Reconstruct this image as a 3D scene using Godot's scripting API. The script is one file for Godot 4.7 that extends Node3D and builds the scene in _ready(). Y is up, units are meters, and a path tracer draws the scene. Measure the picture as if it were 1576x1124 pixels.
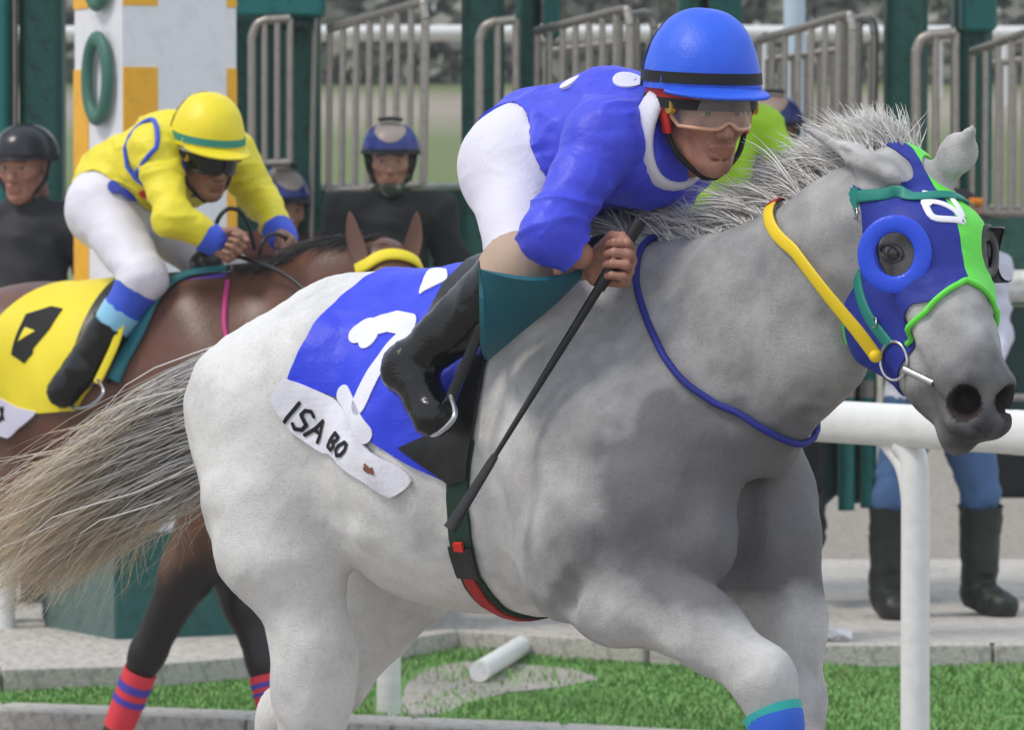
extends Node3D
# ---------------------------------------------------------------- field: distance grid meshed as surface nets
class Field:
	var o: Vector3
	var c: float
	var nx: int
	var ny: int
	var nz: int
	var g: PackedFloat32Array
	func _init(lo: Vector3, hi: Vector3, cell: float) -> void:
		o = lo
		c = cell
		nx = int((hi.x - lo.x) / c) + 2
		ny = int((hi.y - lo.y) / c) + 2
		nz = int((hi.z - lo.z) / c) + 2
		g = PackedFloat32Array()
		g.resize(nx * ny * nz)
		g.fill(9.0)
	# tapered capsule a-b; k = blend width; n/flat squeeze the section along n; carve removes instead
	func cap(a: Vector3, b: Vector3, ra: float, rb: float, k := 0.05, n := Vector3.ZERO, flat := 1.0, carve := false) -> void:
		var m := maxf(ra, rb) * maxf(1.0, flat) + k + 2.5 * c
		var lo := (a.min(b) - Vector3(m, m, m) - o) / c
		var hi := (a.max(b) + Vector3(m, m, m) - o) / c
		var x0 := maxi(0, int(lo.x)); var y0 := maxi(0, int(lo.y)); var z0 := maxi(0, int(lo.z))
		var x1 := mini(nx - 1, int(hi.x)); var y1 := mini(ny - 1, int(hi.y)); var z1 := mini(nz - 1, int(hi.z))
		var sq := n.length_squared() > 0.5
		var f := 1.0 / flat - 1.0
		var a2 := a + n * (a.dot(n) * f) if sq else a
		var b2 := b + n * (b.dot(n) * f) if sq else b
		var ba := b2 - a2
		var l2 := ba.length_squared()
		var inv := 1.0 / l2 if l2 > 1e-9 else 0.0
		var dr := rb - ra
		var k4 := 0.25 / k
		for z in range(z0, z1 + 1):
			for y in range(y0, y1 + 1):
				var row := (z * ny + y) * nx
				for x in range(x0, x1 + 1):
					var p := Vector3(o.x + x * c, o.y + y * c, o.z + z * c)
					if sq:
						p += n * (p.dot(n) * f)
					p -= a2
					var h := clampf(p.dot(ba) * inv, 0.0, 1.0)
					var d := (p - ba * h).length() - ra - dr * h
					var q := g[row + x]
					if carve:
						d = -d
						var e := k - absf(q - d)
						g[row + x] = maxf(q, d) + (e * e * k4 if e > 0.0 else 0.0)
					else:
						var e := k - absf(q - d)
						g[row + x] = minf(q, d) - (e * e * k4 if e > 0.0 else 0.0)
	func ball(a: Vector3, r: float, k := 0.03, n := Vector3.ZERO, flat := 1.0) -> void:
		cap(a, a, r, r, k, n, flat)
	func carve(a: Vector3, b: Vector3, ra: float, rb: float, k := 0.02, n := Vector3.ZERO, flat := 1.0) -> void:
		cap(a, b, ra, rb, k, n, flat, true)
	func val(p: Vector3) -> float:
		var q := (p - o) / c
		var x := clampi(int(floor(q.x)), 0, nx - 2); var y := clampi(int(floor(q.y)), 0, ny - 2); var z := clampi(int(floor(q.z)), 0, nz - 2)
		var u := clampf(q.x - x, 0, 1); var v := clampf(q.y - y, 0, 1); var w := clampf(q.z - z, 0, 1)
		var i := (z * ny + y) * nx + x
		var s := nx * ny
		var a := lerpf(lerpf(g[i], g[i + 1], u), lerpf(g[i + nx], g[i + nx + 1], u), v)
		var b := lerpf(lerpf(g[i + s], g[i + s + 1], u), lerpf(g[i + s + nx], g[i + s + nx + 1], u), v)
		return lerpf(a, b, w)
	func grad(p: Vector3) -> Vector3:
		var e := c
		return Vector3(val(p + Vector3(e, 0, 0)) - val(p - Vector3(e, 0, 0)), val(p + Vector3(0, e, 0)) - val(p - Vector3(0, e, 0)), val(p + Vector3(0, 0, e)) - val(p - Vector3(0, 0, e))).normalized()
	func snap(p: Vector3, off := 0.0) -> Vector3:
		for i in 12:
			var d := val(p)
			if absf(d) > 5.0:
				break
			p -= grad(p) * clampf(d - off, -0.06, 0.06) * 0.8
		return p
	func mesh() -> Dictionary:
		var s := nx * ny
		var id := PackedInt32Array(); id.resize(nx * ny * nz); id.fill(-1)
		var v := PackedVector3Array()
		var t := PackedInt32Array()
		var off := [0, 1, nx, nx + 1, s, s + 1, s + nx, s + nx + 1]
		var pos := [Vector3(0, 0, 0), Vector3(1, 0, 0), Vector3(0, 1, 0), Vector3(1, 1, 0), Vector3(0, 0, 1), Vector3(1, 0, 1), Vector3(0, 1, 1), Vector3(1, 1, 1)]
		var ed := [[0, 1], [2, 3], [4, 5], [6, 7], [0, 2], [1, 3], [4, 6], [5, 7], [0, 4], [1, 5], [2, 6], [3, 7]]
		var lim := 4.5 * c
		for z in nz - 1:
			for y in ny - 1:
				var row := (z * ny + y) * nx
				for x in nx - 1:
					var i := row + x
					var g0 := g[i]
					if g0 > lim or g0 < -lim:
						continue
					var cnt := 0
					if g0 < 0: cnt += 1
					if g[i + 1] < 0: cnt += 1
					if g[i + nx] < 0: cnt += 1
					if g[i + nx + 1] < 0: cnt += 1
					if g[i + s] < 0: cnt += 1
					if g[i + s + 1] < 0: cnt += 1
					if g[i + s + nx] < 0: cnt += 1
					if g[i + s + nx + 1] < 0: cnt += 1
					if cnt == 0 or cnt == 8:
						continue
					var sum := Vector3.ZERO
					var m := 0
					for e in ed:
						var ga: float = g[i + off[e[0]]]
						var gb: float = g[i + off[e[1]]]
						if (ga < 0) != (gb < 0):
							sum += (pos[e[0]] as Vector3).lerp(pos[e[1]], ga / (ga - gb))
							m += 1
					id[i] = v.size()
					v.append(o + (Vector3(x, y, z) + sum / m) * c)
					if x == 0 or y == 0 or z == 0:
						continue
					if (g0 < 0) != (g[i + 1] < 0):
						_quad(t, id[i], id[i - nx], id[i - nx - s], id[i - s], g0 < 0)
					if (g0 < 0) != (g[i + nx] < 0):
						_quad(t, id[i], id[i - s], id[i - 1 - s], id[i - 1], g0 < 0)
					if (g0 < 0) != (g[i + s] < 0):
						_quad(t, id[i], id[i - 1], id[i - 1 - nx], id[i - nx], g0 < 0)
		var n := PackedVector3Array(); n.resize(v.size())
		for i in v.size():
			n[i] = grad(v[i])
		return {"v": v, "n": n, "t": t}
	func _quad(t: PackedInt32Array, a: int, b: int, d: int, e: int, flip: bool) -> void:
		if a < 0 or b < 0 or d < 0 or e < 0:
			return
		if not flip:
			t.append_array(PackedInt32Array([a, b, d, a, d, e]))
		else:
			t.append_array(PackedInt32Array([a, d, b, a, e, d]))

# ---------------------------------------------------------------- mesh tools on {v, n, t}
func m_xf(m: Dictionary, x: Transform3D) -> Dictionary:
	var v := PackedVector3Array(); var n := PackedVector3Array()
	v.resize(m.v.size()); n.resize(m.v.size())
	for i in m.v.size():
		v[i] = x * (m.v[i] as Vector3)
		n[i] = (x.basis * (m.n[i] as Vector3)).normalized()
	return {"v": v, "n": n, "t": m.t}

func m_join(a: Dictionary, b: Dictionary) -> Dictionary:
	var k: int = a.v.size()
	var v: PackedVector3Array = a.v.duplicate(); v.append_array(b.v)
	var n: PackedVector3Array = a.n.duplicate(); n.append_array(b.n)
	var t: PackedInt32Array = a.t.duplicate()
	for i in b.t: t.append(i + k)
	return {"v": v, "n": n, "t": t}

func m_off(m: Dictionary, d: float) -> Dictionary:
	var v: PackedVector3Array = m.v.duplicate()
	for i in v.size():
		v[i] += m.n[i] * d
	return {"v": v, "n": m.n, "t": m.t}

func m_normals(m: Dictionary) -> Dictionary:
	var n := PackedVector3Array(); n.resize(m.v.size()); n.fill(Vector3.ZERO)
	for q in range(0, m.t.size(), 3):
		var a: int = m.t[q]; var b: int = m.t[q + 1]; var c: int = m.t[q + 2]
		var f: Vector3 = (m.v[c] - m.v[a]).cross(m.v[b] - m.v[a])
		n[a] += f; n[b] += f; n[c] += f
	for i in n.size(): n[i] = n[i].normalized() if n[i].length_squared() > 0.0 else Vector3.UP
	return {"v": m.v, "n": n, "t": m.t}

# keeps the triangles where keep[i] > 0, cutting those that cross; also drops unused vertices
func m_clip(m: Dictionary, keep: PackedFloat32Array) -> Dictionary:
	var v := PackedVector3Array(); var n := PackedVector3Array(); var t := PackedInt32Array()
	var map := PackedInt32Array(); map.resize(m.v.size()); map.fill(-1)
	var cuts := {}
	for q in range(0, m.t.size(), 3):
		var poly := PackedInt32Array()
		if keep[m.t[q]] <= 0 and keep[m.t[q + 1]] <= 0 and keep[m.t[q + 2]] <= 0:
			continue
		for e in 3:
			var a: int = m.t[q + e]; var b: int = m.t[q + (e + 1) % 3]
			var ka := keep[a]; var kb := keep[b]
			if ka > 0:
				if map[a] < 0:
					map[a] = v.size(); v.append(m.v[a]); n.append(m.n[a])
				poly.append(map[a])
			if (ka > 0) != (kb > 0):
				var key := Vector2i(mini(a, b), maxi(a, b))
				if not cuts.has(key):
					cuts[key] = v.size()
					var h := ka / (ka - kb)
					v.append((m.v[a] as Vector3).lerp(m.v[b], h)); n.append((m.n[a] as Vector3).lerp(m.n[b], h).normalized())
				poly.append(cuts[key])
		for i in range(2, poly.size()):
			t.append_array(PackedInt32Array([poly[0], poly[i - 1], poly[i]]))
	return {"v": v, "n": n, "t": t}

func m_sub(m: Dictionary) -> Dictionary:
	var v: PackedVector3Array = m.v.duplicate(); var n: PackedVector3Array = m.n.duplicate(); var t := PackedInt32Array()
	var mid := {}
	for q in range(0, m.t.size(), 3):
		var w := [m.t[q], m.t[q + 1], m.t[q + 2]]
		var h := [0, 0, 0]
		for e in 3:
			var a: int = w[e]; var b: int = w[(e + 1) % 3]
			var key := Vector2i(mini(a, b), maxi(a, b))
			if not mid.has(key):
				mid[key] = v.size()
				v.append((v[a] + v[b]) * 0.5); n.append((n[a] + n[b]).normalized())
			h[e] = mid[key]
		t.append_array(PackedInt32Array([w[0], h[0], h[2], h[0], w[1], h[1], h[2], h[1], w[2], h[0], h[1], h[2]]))
	return {"v": v, "n": n, "t": t}

# gives an open sheet a turned-in edge of depth d
func m_skirt(m: Dictionary, d: float) -> Dictionary:
	var cnt := {}
	for q in range(0, m.t.size(), 3):
		for e in 3:
			var a: int = m.t[q + e]; var b: int = m.t[q + (e + 1) % 3]
			var key := Vector2i(mini(a, b), maxi(a, b))
			cnt[key] = 0 if cnt.has(key) else (1 if a < b else -1)
	var v: PackedVector3Array = m.v.duplicate(); var n: PackedVector3Array = m.n.duplicate(); var t: PackedInt32Array = m.t.duplicate()
	for key in cnt:
		if cnt[key] == 0: continue
		var a: int = key.x if cnt[key] > 0 else key.y
		var b: int = key.y if cnt[key] > 0 else key.x
		var k := v.size()
		var up: Vector3 = n[a]
		var side: Vector3 = (v[b] - v[a]).cross(up).normalized()
		v.append_array(PackedVector3Array([v[a], v[b], v[b] - n[b] * d, v[a] - n[a] * d]))
		n.append_array(PackedVector3Array([-side, -side, -side, -side]))
		t.append_array(PackedInt32Array([k, k + 2, k + 1, k, k + 3, k + 2]))
	return {"v": v, "n": n, "t": t}

func poly_sd(p: Vector2, poly: PackedVector2Array) -> float:
	var d := 1e9
	var inside := false
	var j := poly.size() - 1
	for i in poly.size():
		var a := poly[i]; var b := poly[j]
		var e := b - a; var w := p - a
		var h := clampf(w.dot(e) / maxf(e.length_squared(), 1e-12), 0, 1)
		d = minf(d, (w - e * h).length_squared())
		if (a.y > p.y) != (b.y > p.y) and p.x < (b.x - a.x) * (p.y - a.y) / (b.y - a.y) + a.x:
			inside = not inside
		j = i
	return sqrt(d) if inside else -sqrt(d)

func round_poly(p: PackedVector2Array) -> PackedVector2Array:
	var r := PackedVector2Array()
	var m := p.size()
	for i in m:
		for k in 4: r.append(p[i].cubic_interpolate(p[(i + 1) % m], p[(i - 1 + m) % m].lerp(p[i], 0.45), p[(i + 2) % m].lerp(p[(i + 1) % m], 0.45), k / 4.0))
	return r

func line_d(p: Vector2, pts: PackedVector2Array) -> float:
	var d := 1e9
	for i in range(1, pts.size()):
		var e := pts[i] - pts[i - 1]; var w := p - pts[i - 1]
		var h := clampf(w.dot(e) / maxf(e.length_squared(), 1e-12), 0, 1)
		d = minf(d, (w - e * h).length_squared())
	return sqrt(d)

# part of m on one side (side 0 = both) whose (x, y) lies inside the outline
func m_outline(m: Dictionary, poly: PackedVector2Array, side: float, subs := 0) -> Dictionary:
	var lo := poly[0]; var hi := poly[0]
	for p in poly:
		lo = lo.min(p); hi = hi.max(p)
	var k := PackedFloat32Array(); k.resize(m.v.size())
	for i in m.v.size():
		var p: Vector3 = m.v[i]
		k[i] = -1.0 if p.x < lo.x - 0.04 or p.x > hi.x + 0.04 or p.y < lo.y - 0.04 or p.y > hi.y + 0.04 or p.z * side < 0 else 1.0
	var r := m_clip(m, k)
	for s in subs: r = m_sub(r)
	k.resize(r.v.size())
	for i in r.v.size():
		k[i] = poly_sd(Vector2(r.v[i].x, r.v[i].y), poly)
		if side != 0 and r.v[i].z * side < 0: k[i] = minf(k[i], r.v[i].z * side)
	return m_clip(r, k)

func to_mesh(m: Dictionary, mat: Material, color := "") -> ArrayMesh:
	var a := []; a.resize(Mesh.ARRAY_MAX)
	a[Mesh.ARRAY_VERTEX] = m.v
	a[Mesh.ARRAY_NORMAL] = m.n
	a[Mesh.ARRAY_INDEX] = m.t
	if m.has("c"):
		a[Mesh.ARRAY_COLOR] = m.c
	elif color:
		var c := PackedColorArray(); c.resize(m.v.size())
		for i in m.v.size(): c[i] = paint(color, m.v[i], m.n[i])
		a[Mesh.ARRAY_COLOR] = c
	var r := ArrayMesh.new()
	r.add_surface_from_arrays(Mesh.PRIMITIVE_TRIANGLES, a)
	r.surface_set_material(0, mat)
	return r

# ---------------------------------------------------------------- swept shapes
# smooth curve through points
func curve(pts: Array, per := 6) -> PackedVector3Array:
	var r := PackedVector3Array()
	for i in pts.size() - 1:
		var p0: Vector3 = pts[maxi(i - 1, 0)]; var p1: Vector3 = pts[i]; var p2: Vector3 = pts[i + 1]; var p3: Vector3 = pts[mini(i + 2, pts.size() - 1)]
		for k in per:
			r.append(p1.cubic_interpolate(p2, p0, p3, float(k) / per))
	r.append(pts[-1])
	return r

# tube through points; radius number or [start, end]; flat squeezes the section along "up"
func tube(pts: PackedVector3Array, r0: float, r1 := -1.0, seg := 8, up := Vector3.ZERO, flat := 1.0, closed := false) -> Dictionary:
	if r1 < 0: r1 = r0
	var v := PackedVector3Array(); var n := PackedVector3Array(); var t := PackedInt32Array()
	var m := pts.size()
	var ref := up if up.length_squared() > 0.1 else Vector3(0.31, 0.9, 0.27)
	for i in m:
		var d := (pts[(i + 1) % m] - pts[(i - 1 + m) % m]) if closed else (pts[mini(i + 1, m - 1)] - pts[maxi(i - 1, 0)])
		d = d.normalized()
		var s := d.cross(ref).normalized()
		var u := s.cross(d).normalized()
		if up == Vector3.ZERO: ref = u
		var r := lerpf(r0, r1, float(i) / maxi(m - 1, 1))
		for k in seg:
			var a := TAU * k / seg
			var w := s * cos(a) * r + u * sin(a) * r * flat
			v.append(pts[i] + w); n.append((s * cos(a) * flat + u * sin(a)).normalized())
	var last := m if closed else m - 1
	for i in last:
		for k in seg:
			var a := i * seg + k; var b := i * seg + (k + 1) % seg
			var c := ((i + 1) % m) * seg + k; var d := ((i + 1) % m) * seg + (k + 1) % seg
			t.append_array(PackedInt32Array([a, b, c, b, d, c]))
	if not closed:
		for e in 2:
			var at := 0 if e == 0 else m - 1
			var k0 := v.size()
			var nn := (pts[0] - pts[1]).normalized() if e == 0 else (pts[m - 1] - pts[m - 2]).normalized()
			v.append(pts[at]); n.append(nn)
			for k in seg:
				v.append(v[at * seg + k]); n.append(nn)
			for k in seg:
				var a := k0 + 1 + k; var b := k0 + 1 + (k + 1) % seg
				t.append_array(PackedInt32Array([k0, b, a] if e == 0 else [k0, a, b]))
	return {"v": v, "n": n, "t": t}

# flat strap: points with surface normals, half width w, thickness h
func strap(pts: PackedVector3Array, nrm: PackedVector3Array, w: float, h: float) -> Dictionary:
	var v := PackedVector3Array(); var n := PackedVector3Array(); var t := PackedInt32Array()
	var m := pts.size()
	for i in m:
		var d := (pts[mini(i + 1, m - 1)] - pts[maxi(i - 1, 0)]).normalized()
		var u := nrm[i]
		var s := d.cross(u).normalized()
		var prof := [[-1, 0], [-1, 0.6], [-0.75, 1], [0.75, 1], [1, 0.6], [1, 0]]
		for q in prof:
			v.append(pts[i] + s * w * q[0] + u * h * q[1])
			n.append((s * float(q[0]) * absf(q[0]) * (1.0 - q[1] * 0.6) + u * float(q[1])).normalized())
	for i in m - 1:
		for k in 5:
			var a := i * 6 + k
			t.append_array(PackedInt32Array([a, a + 6, a + 1, a + 1, a + 6, a + 7]))
	return {"v": v, "n": n, "t": t}

func strap_on(f: Field, pts: Array, w: float, h: float, off := 0.004, per := 6) -> Dictionary:
	var p := curve(pts, per)
	var n := PackedVector3Array()
	for i in p.size():
		p[i] = f.snap(p[i], off)
		n.append(f.grad(p[i]))
	return strap(p, n, w, h)

func box(a: Vector3, size: Vector3, bev := 0.01) -> Dictionary:
	# bevelled box centred at a
	var v := PackedVector3Array(); var n := PackedVector3Array(); var t := PackedInt32Array()
	var h := size * 0.5
	bev = minf(bev, minf(h.x, minf(h.y, h.z)) * 0.9)
	var hb := h - Vector3(bev, bev, bev)
	var id := {}
	for ax in 3:
		for s in [-1, 1]:
			var k := v.size()
			var u := (ax + 1) % 3; var w := (ax + 2) % 3
			for q in [[-1, -1], [1, -1], [1, 1], [-1, 1]]:
				var p := Vector3.ZERO
				p[ax] = h[ax] * s; p[u] = hb[u] * q[0]; p[w] = hb[w] * q[1]
				var nn := Vector3.ZERO; nn[ax] = s
				id[[ax, s, q[0], q[1]]] = v.size()
				v.append(a + p); n.append(nn)
			t.append_array(PackedInt32Array([k, k + 2, k + 1, k, k + 3, k + 2] if s > 0 else [k, k + 1, k + 2, k, k + 2, k + 3]))
	# bevel strips and corners share the face vertices, so shading rolls over them
	for ax in 3:
		var u := (ax + 1) % 3; var w := (ax + 2) % 3
		for s in [-1, 1]:
			for r in [-1, 1]:
				# edge between face ax=s and face u=r, running along w
				var k := [id[[ax, s, r, -1]], id[[ax, s, r, 1]], id[[u, r, 1, s]], id[[u, r, -1, s]]]
				var out: Vector3 = (n[k[0]] + n[k[2]])
				var cw: bool = (v[k[2]] - v[k[0]]).cross(v[k[1]] - v[k[0]]).dot(out) > 0
				t.append_array(PackedInt32Array([k[0], k[1], k[2], k[0], k[2], k[3]] if cw else [k[0], k[2], k[1], k[0], k[3], k[2]]))
	for sx in [-1, 1]:
		for sy in [-1, 1]:
			for sz in [-1, 1]:
				var k := [id[[0, sx, sy, sz]], id[[1, sy, sz, sx]], id[[2, sz, sx, sy]]]
				var cw: bool = (v[k[2]] - v[k[0]]).cross(v[k[1]] - v[k[0]]).dot(Vector3(sx, sy, sz)) > 0
				t.append_array(PackedInt32Array(k if cw else [k[0], k[2], k[1]]))
	return {"v": v, "n": n, "t": t}

# surface of revolution about y through (radius, height) pairs
func lathe(prof: Array, seg := 20, at := Vector3.ZERO, sc := Vector3.ONE) -> Dictionary:
	var v := PackedVector3Array(); var n := PackedVector3Array(); var t := PackedInt32Array()
	for i in prof.size():
		var a: Vector2 = prof[maxi(i - 1, 0)]; var b: Vector2 = prof[mini(i + 1, prof.size() - 1)]
		var nn := Vector2((b - a).y, -(b - a).x).normalized()
		for k in seg + 1:
			var g := TAU * k / seg
			v.append(at + Vector3(prof[i].x * cos(g), prof[i].y, prof[i].x * sin(g)) * sc)
			n.append((Vector3(nn.x * cos(g), nn.y, nn.x * sin(g)) / sc).normalized())
	for i in prof.size() - 1:
		for k in seg:
			var a := i * (seg + 1) + k
			t.append_array(PackedInt32Array([a, a + 1, a + seg + 1, a + 1, a + seg + 2, a + seg + 1]))
	return {"v": v, "n": n, "t": t}

# hair: tapered ribbons, one per strand; each strand = array of points
func hair(strands: Array, w: float, colors: Array, rng: RandomNumberGenerator, tips := []) -> Dictionary:
	var v := PackedVector3Array(); var n := PackedVector3Array(); var t := PackedInt32Array(); var c := PackedColorArray()
	for s in strands:
		var m: int = s.size()
		var col: Color = colors[rng.randi() % colors.size()]
		var tip: Color = tips[rng.randi() % tips.size()] if tips.size() else col
		var ww := w * rng.randf_range(0.6, 1.3)
		var tilt := Vector3(rng.randfn(), rng.randfn(), rng.randfn()).normalized()
		for i in m:
			var d: Vector3 = (s[mini(i + 1, m - 1)] - s[maxi(i - 1, 0)]).normalized()
			var side := d.cross(tilt).normalized()
			var nn := side.cross(d)
			var r := ww * (1.0 - 0.8 * pow(float(i) / (m - 1), 2.0))
			var p: Vector3 = s[i]
			v.append_array(PackedVector3Array([p + side * r, p + nn * r * 0.8, p - side * r]))
			n.append_array(PackedVector3Array([(side + nn * 0.4).normalized(), nn, (nn * 0.4 - side).normalized()]))
			var cc := col.lerp(tip, smoothstep(0.35, 0.95, float(i) / (m - 1)))
			c.append_array(PackedColorArray([cc, cc, cc]))
			if i > 0:
				var k := v.size() - 6
				t.append_array(PackedInt32Array([k, k + 1, k + 3, k + 1, k + 4, k + 3, k + 1, k + 2, k + 4, k + 2, k + 5, k + 4]))
	return {"v": v, "n": n, "t": t, "c": c}

# ---------------------------------------------------------------- scene tree helpers
var used := {}
func numbered(called: String) -> String:
	used[called] = used.get(called, 0) + 1
	return called if used[called] == 1 else "%s_%03d" % [called, used[called] - 1]
func thing(called: String, label: String, category: String, at := Vector3.ZERO, turn := 0.0, group := "") -> Node3D:
	var o := Node3D.new()
	o.name = numbered(called)
	add_child(o)
	o.position = at
	o.rotation.y = turn
	o.set_meta("label", label); o.set_meta("category", category)
	if group: o.set_meta("group", group)
	return o
func part(called: String, m, mat: Material, parent: Node, color := "") -> MeshInstance3D:
	var o := MeshInstance3D.new()
	o.name = called
	o.mesh = to_mesh(m, mat, color) if m is Dictionary else m
	if not (m is Dictionary): o.material_override = mat
	parent.add_child(o, true)
	return o
func structure(called: String, m, mat: Material, parent: Node = self, color := "") -> MeshInstance3D:
	var o := part(called, m, mat, parent, color)
	if parent == self: o.set_meta("kind", "structure")
	return o

# ---------------------------------------------------------------- materials
func noise_tex(freq: float, ramp: Array, size := 256, normal := 0.0, oct := 4, sd := 1) -> NoiseTexture2D:
	var f := FastNoiseLite.new()
	f.seed = sd; f.frequency = freq; f.fractal_octaves = oct
	f.noise_type = FastNoiseLite.TYPE_SIMPLEX_SMOOTH
	var t := NoiseTexture2D.new()
	t.width = size; t.height = size; t.seamless = true; t.noise = f
	if normal > 0.0:
		t.as_normal_map = true; t.bump_strength = normal
	elif ramp.size():
		var g := Gradient.new()
		g.offsets = PackedFloat32Array(range(ramp.size()).map(func(i): return float(i) / (ramp.size() - 1)))
		g.colors = PackedColorArray(ramp)
		t.color_ramp = g
	return t
var texs := {}
func mat(rgb: Color, rough := 0.7, bump := 0.0, scale := 8.0, mottle := 0.0, metal := 0.0) -> StandardMaterial3D:
	# rgb is sRGB; bump/mottle add triplanar relief and tone variation, scale = repeats per metre
	var m := StandardMaterial3D.new()
	m.albedo_color = rgb
	m.roughness = rough
	m.metallic = metal
	if bump > 0.0 or mottle > 0.0:
		m.uv1_triplanar = true
		m.uv1_scale = Vector3.ONE * scale
	if bump > 0.0:
		if not texs.has("n"): texs["n"] = noise_tex(0.035, [], 256, 6.0, 4, 3)
		m.normal_enabled = true; m.normal_texture = texs["n"]; m.normal_scale = bump
	if mottle > 0.0:
		var key := "m%.2f" % mottle
		if not texs.has(key): texs[key] = noise_tex(0.012, [Color(1 - mottle, 1 - mottle, 1 - mottle), Color(1, 1, 1), Color(1 - mottle * 0.4, 1 - mottle * 0.4, 1 - mottle * 0.4)], 256, 0.0, 5, 7)
		m.albedo_texture = texs[key]
	return m
func vmat(rough := 0.7, bump := 0.0, scale := 8.0) -> StandardMaterial3D:
	var m := mat(Color.WHITE, rough, bump, scale)
	m.vertex_color_use_as_albedo = true
	return m

# closed slab of thickness d behind an open sheet
func slab(m: Dictionary, d: float) -> Dictionary:
	var a := m_skirt(m, d)
	var k: int = a.v.size()
	for i in m.v.size():
		a.v.append(m.v[i] - m.n[i] * d); a.n.append(-m.n[i])
	for i in range(0, m.t.size(), 3): a.t.append_array(PackedInt32Array([k + m.t[i], k + m.t[i + 2], k + m.t[i + 1]]))
	return a

# ---------------------------------------------------------------- the grey horse
const GT := -0.78540
const GO := Vector3(0.1844, 0, -10)
const GHO := Vector3(0.7403, 1.768, -9.444)
const GHT := -1.11701
var gf: Field      # body field, horse axes: x forward, y up, z to the side nearer the camera
var gm: Dictionary
var hf: Field      # head field, head axes
var hm: Dictionary
var head_xf: Transform3D   # head axes to horse axes

func mirror(p: Vector3) -> Vector3:
	return Vector3(p.x, p.y, -p.z)

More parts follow.
